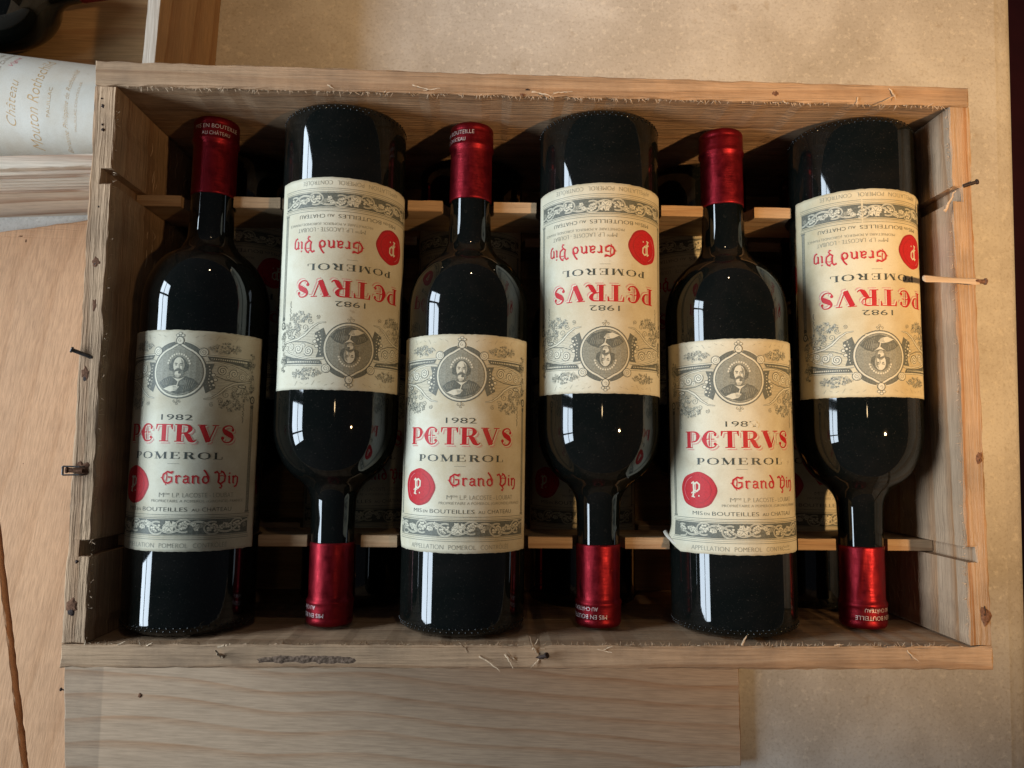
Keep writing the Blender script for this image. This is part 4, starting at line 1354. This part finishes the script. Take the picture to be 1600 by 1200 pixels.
for i, (x, z, tilt, rl, rc, lab) in enumerate(TOP):
    up = i % 2 == 0
    loc = W3(x, YB_UP if up else YB_DN, z)
    root, sh = bottle('wine_bottle', loc, rad(tilt) + (0 if up else PI), rad(rl), rad(rc), PAPER[i], warp_for(i), CUTS.get(i, ()), CUTF.get(i), 60 + i,
                      CREASE.get(i), LET_WORN if i == 4 else LET, None, i)
    tag(root, lab, 'wine bottle', 'wine bottles in the upper layer')
    if i == 0:
        shared0 = sh
    if i == 4:
        # the loose corner rolls up along the tear
        lbl = [c for c in root.children if c.name.startswith('label')][0]
        bm = bmesh.new()
        rows = []
        for k in range(15):
            t = k / 14
            u = -55.0 + 19.0 * t; w_ = -51.5 - 8.2 * t
            row = []
            for j in range(9):
                a = -0.7 + 3.9 * j / 8
                rr_ = 1.5 * (0.35 + 0.65 * (1 - t)) * (0.95 + 0.1 * math.sin(5 * t))
                off = (rr_ * (1 - math.cos(a)), rr_ * math.sin(a))
                uu = u + off[1] * 0.40; ww = w_ + off[1] * 0.91
                r = RB + PAPER_T + 0.3 + off[0] + 0.9 * (1 - t)
                row.append(bm.verts.new((r * math.sin(uu / RB) * MM, (LAB_Y + ww) * MM, r * math.cos(uu / RB) * MM)))
            rows.append(row)
        for a, b_ in zip(rows, rows[1:]):
            for k in range(8):
                bm.faces.new((a[k], a[k + 1], b_[k + 1], b_[k]))
        o = bm_obj('curled_corner', bm, M['cream'], lbl, True)
# lower layer: the same bottles the other way round, seen only through the gaps
LOWPOS = ['far left', 'second from left', 'third from left', 'fourth from left', 'fifth from left', 'far right']
for i in range(6):
    up = i % 2 == 1
    loc = W3(XB[i], YB_UP if up else YB_DN, ZL)
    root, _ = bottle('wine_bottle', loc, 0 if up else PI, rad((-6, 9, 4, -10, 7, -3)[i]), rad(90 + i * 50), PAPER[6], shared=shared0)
    tag(root, 'wine bottle in the shaded lower layer, %s, under the %s bottle' % (LOWPOS[i], ('neck-up', 'upside-down')[i % 2]), 'wine bottle', 'wine bottles in the lower layer')

# ================================================================== second case at the back left, with two bottles
C2R, C2F, C2T, T2 = -2.505, 1.285, -0.70, 0.085
C2L, C2B = -5.9, 4.65
c2 = empty('wine_case', W3((C2L + C2R) / 2, (C2F + C2B) / 2, -ZT))
tag(c2, 'low pale wooden wine case behind the left corner holding two other bottles', 'wine case')
o2 = ((C2L + C2R) / 2 * D, (C2F + C2B) / 2 * D, 0)
sk = 0.05
front = [(C2L, C2F - 0.12), (C2R, C2F + sk), (C2R, C2F + sk + T2), (C2L, C2F - 0.12 + T2)]
bm_obj('front_board', prism(dm(front), zr(-1.695), zr(C2T), jit=0.0002, seed=70, org=o2), M['white_pine'], c2)
# grooves milled along the outside of the front board
for k, z in enumerate((-0.78, -0.835, -0.89, -0.945, -1.00, -1.055, -1.11)):
    a = Vector(((C2L) * D - o2[0], (C2F - 0.122) * D - o2[1])); b_ = Vector((C2R * D - o2[0], (C2F + sk - 0.002) * D - o2[1]))
    bm = bmesh.new()
    tube(bm, [(a.x, a.y, zr(z)), (b_.x, b_.y, zr(z))], [0.0019, 0.0019], 10)
    bm_obj('moulding', bm, M['white_pine'], c2)
bm_obj('side_board', prism(dm([(C2R - T2, C2F + sk + T2 + .004), (C2R, C2F + sk + T2 + .004), (C2R + 0.13, C2B), (C2R - T2 + 0.13, C2B)]), zr(-1.695), zr(C2T), jit=0.0002, seed=71, org=o2), M['brown_pine'], c2)
bm_obj('rim_edge', prism(dm([(C2R - T2 + .002, C2F + sk + T2 + .006), (C2R - .002, C2F + sk + T2 + .006), (C2R + 0.128, C2B - .002), (C2R - T2 + 0.132, C2B - .002)]), zr(C2T) - 0.0002, zr(C2T) + 0.0006, jit=0.0001, bev=0.0002, seed=74, org=o2), M['rim_white'], c2)
bm_obj('back_board', prism(dm([(C2L, C2B + .004), (C2R, C2B + .004), (C2R, C2B + T2), (C2L, C2B + T2)]), zr(-1.695), zr(C2T), jit=0.0002, seed=72, org=o2), M['brown_pine'], c2)
bm_obj('side_board', prism(dm([(C2L, C2F - 0.12 + T2 + .004), (C2L + T2, C2F - 0.12 + T2 + .012), (C2L + T2, C2B), (C2L, C2B)]), zr(-1.695), zr(C2T), jit=0.0002, seed=75, org=o2), M['brown_pine'], c2)
bm_obj('floor_board', prism(dm([(C2L + T2 + .004, C2F + 0.10 + T2), (C2R - T2 - .004, C2F + 0.10 + T2), (C2R - T2 - .004, C2B - .004), (C2L + T2 + .004, C2B - .004)]), zr(-1.695), zr(-1.63), step=0.02, jit=0.0002, seed=73, org=o2), M['floor_pine'], c2)

# cream labelled bottle lying in it, neck to the left
MA = Art()
MA.text('Ch\u00e2teau', -3.0, 13.5, 31.0, 6.2, 8, 2, shear=0.42, thin=-0.016)
MA.text('Mouton Rothschild', 2.0, -1.0, 72.0, 7.6, 8, 2, shear=0.42, thin=-0.014)
MA.text('PAUILLAC', 0.0, -11.5, 20.0, 2.2, 8, 2, thin=-0.015)
MA.text('Baronne Philippine de Rothschild', -2.0, -23.5, 62.0, 4.2, 8, 2, shear=0.42, thin=-0.016)
MA.text('PAUILLAC CONTROLEE', 0.0, -29.8, 34.0, 1.5, 8, 2, thin=-0.016)
MA.text('Vigne', 31.0, 20.5, 13.0, 4.4, 9, 2, shear=0.42, thin=-0.010)
MA.text('en bouteilles au Ch\u00e2teau', 16.0, 27.6, 52.0, 3.0, 7, 2, shear=0.42, thin=-0.012)
MA.text('toute la r\u00e9colte a \u00e9t\u00e9 mise', 14.0, 33.0, 50.0, 3.0, 7, 2, shear=0.42, thin=-0.012)
MA.bend_ready()
RM = 38.5
MOU_ME = lathe('bottle_glass', body_profile(RM), 72)
axA = rad(-6.0)
dA = Vector((-math.cos(axA), -math.sin(axA), 0))             # towards the neck
baseA = W3(-2.66, 1.792, -1.63 + 0.388)
ra = empty('wine_bottle', baseA, PI / 2 + axA)
tag(ra, 'wine bottle with cream script label lying on its side in the back-left case', 'wine bottle')
link('glass', MOU_ME, M['glass'], ra)
la = link('label', label_mesh('label', RM, 56.0, 48.0, 24.0 + 48.0, None, (), 91, 0.15), M['cream'], ra)
la.rotation_euler = (0, rad(-6), 0)
link('lettering', wrap_art('lettering', MA, RM, INK, 70.0), None, la)
cpm = lathe('capsule', dense(cap_profile(240.0)), 48, foil_wob(9))
link('capsule', cpm, M['foil'], ra)
# dark bottle behind it, neck to the right
axB = rad(10.0)
rb_ = empty('wine_bottle', W3(-5.68, 2.47, -1.63 + 0.388), -PI / 2 + axB)
tag(rb_, 'dark wine bottle in the top left corner behind the cream-labelled one', 'wine bottle')
link('glass', MOU_ME, M['glass'], rb_)
link('capsule', cpm, M['foil'], rb_)

# ================================================================== loose boards on the table
def tilt_board(name, outline, thick, zfun, mat, seed, label, cat='board'):
    c = Vector((sum(p[0] for p in outline) / len(outline), sum(p[1] for p in outline) / len(outline)))
    root = empty(name, (c.x * D, c.y * D, 0))
    bm = prism([((p[0] - c.x) * D, (p[1] - c.y) * D) for p in outline], 0, thick * D, jit=0.0004, wav=0.0004, seed=seed)
    for v_ in bm.verts:
        v_.co.z += zfun(v_.co.x / D + c.x, v_.co.y / D + c.y) * D
    bm_obj('panel', bm, mat, root)
    tag(root, label, cat)
    return root, c
# pink-toned plank on the left, its neighbour beyond a narrow gap
pk, pc = tilt_board('wood_plank', [(-4.235, 1.085), (-3.16, 1.255), (-2.60, -1.70), (-2.30, -3.30), (-3.435, -3.25)], 0.09, lambda x, y: 0.0, M['plank'], 80,
           'pinkish pine plank lying on the table along the left side of the case')
pk2, pc2 = tilt_board('wood_plank', [(-5.40, 0.90), (-4.272, 1.06), (-3.478, -3.25), (-4.60, -3.45)], 0.09, lambda x, y: 0.0, M['plank'], 81,
           'pale pine plank at the far left edge, beyond the narrow gap')
# the lid board rests with its left end on the plank
lidz = lambda x, y: 0.094 * max(0.0, min(1.0, (1.62 - x) / 4.2))
lid, lc = tilt_board('lid_board', [(-3.285, -1.70), (1.615, -1.70), (1.622, -2.775), (-3.205, -2.86)], 0.10, lidz, M['lid'], 82,
           'wide pine lid board with wavy grain lying in front of the case', 'board')
def on(c, x, y, z): return Vector(((x - c.x) * D, (y - c.y) * D, z * D))
zl = lambda x, y: lidz(x, y) + 0.10
def bnail(root, c, x, y, z, d, ln, bend=0.0, r=0.0007):
    nail(on(c, x, y, z), d, ln, r, 0.0012, 'rust', root, bend)
bnail(lid, lc, -3.20, -2.22, zl(-3.2, -2.22) - 0.01, (-1, 0.08, 0.05), 0.0085, 0.001, 0.0005)
blob('nail_hole', on(lc, -3.19, -2.26, zl(-3.2, -2.2) - 0.004), .0028, .0013, 'rust', 401, lid)
blob('nail_hole', on(lc, -3.185, -2.18, zl(-3.2, -2.2) - 0.004), .0020, .0012, 'rust', 402, lid)
blob('nail_hole', on(lc, 1.59, -2.73, zl(1.59, -2.7) - 0.004), .0024, .0030, 'rust', 403, lid)
blob('rust_stain', on(lc, -2.72, -2.25, zl(-2.7, -2.2) - 0.004), .0016, .0020, 'stain', 404, lid)
for k, (x, y, rx, ry) in enumerate([(-3.83, 1.095, .003, .0013), (-3.79, 1.06, .0012, .0026), (-3.80, -0.86, .0030, .0022), (-3.70, -0.62, .0022, .0020), (-3.60, -0.55, .0018, .0020), (-3.62, -0.70, .0018, .0010), (-3.76, 0.30, .0012, .0020)]):
    blob('rust_stain', on(pc, x, y, 0.087), rx, ry, 'stain', 420 + k, pk)
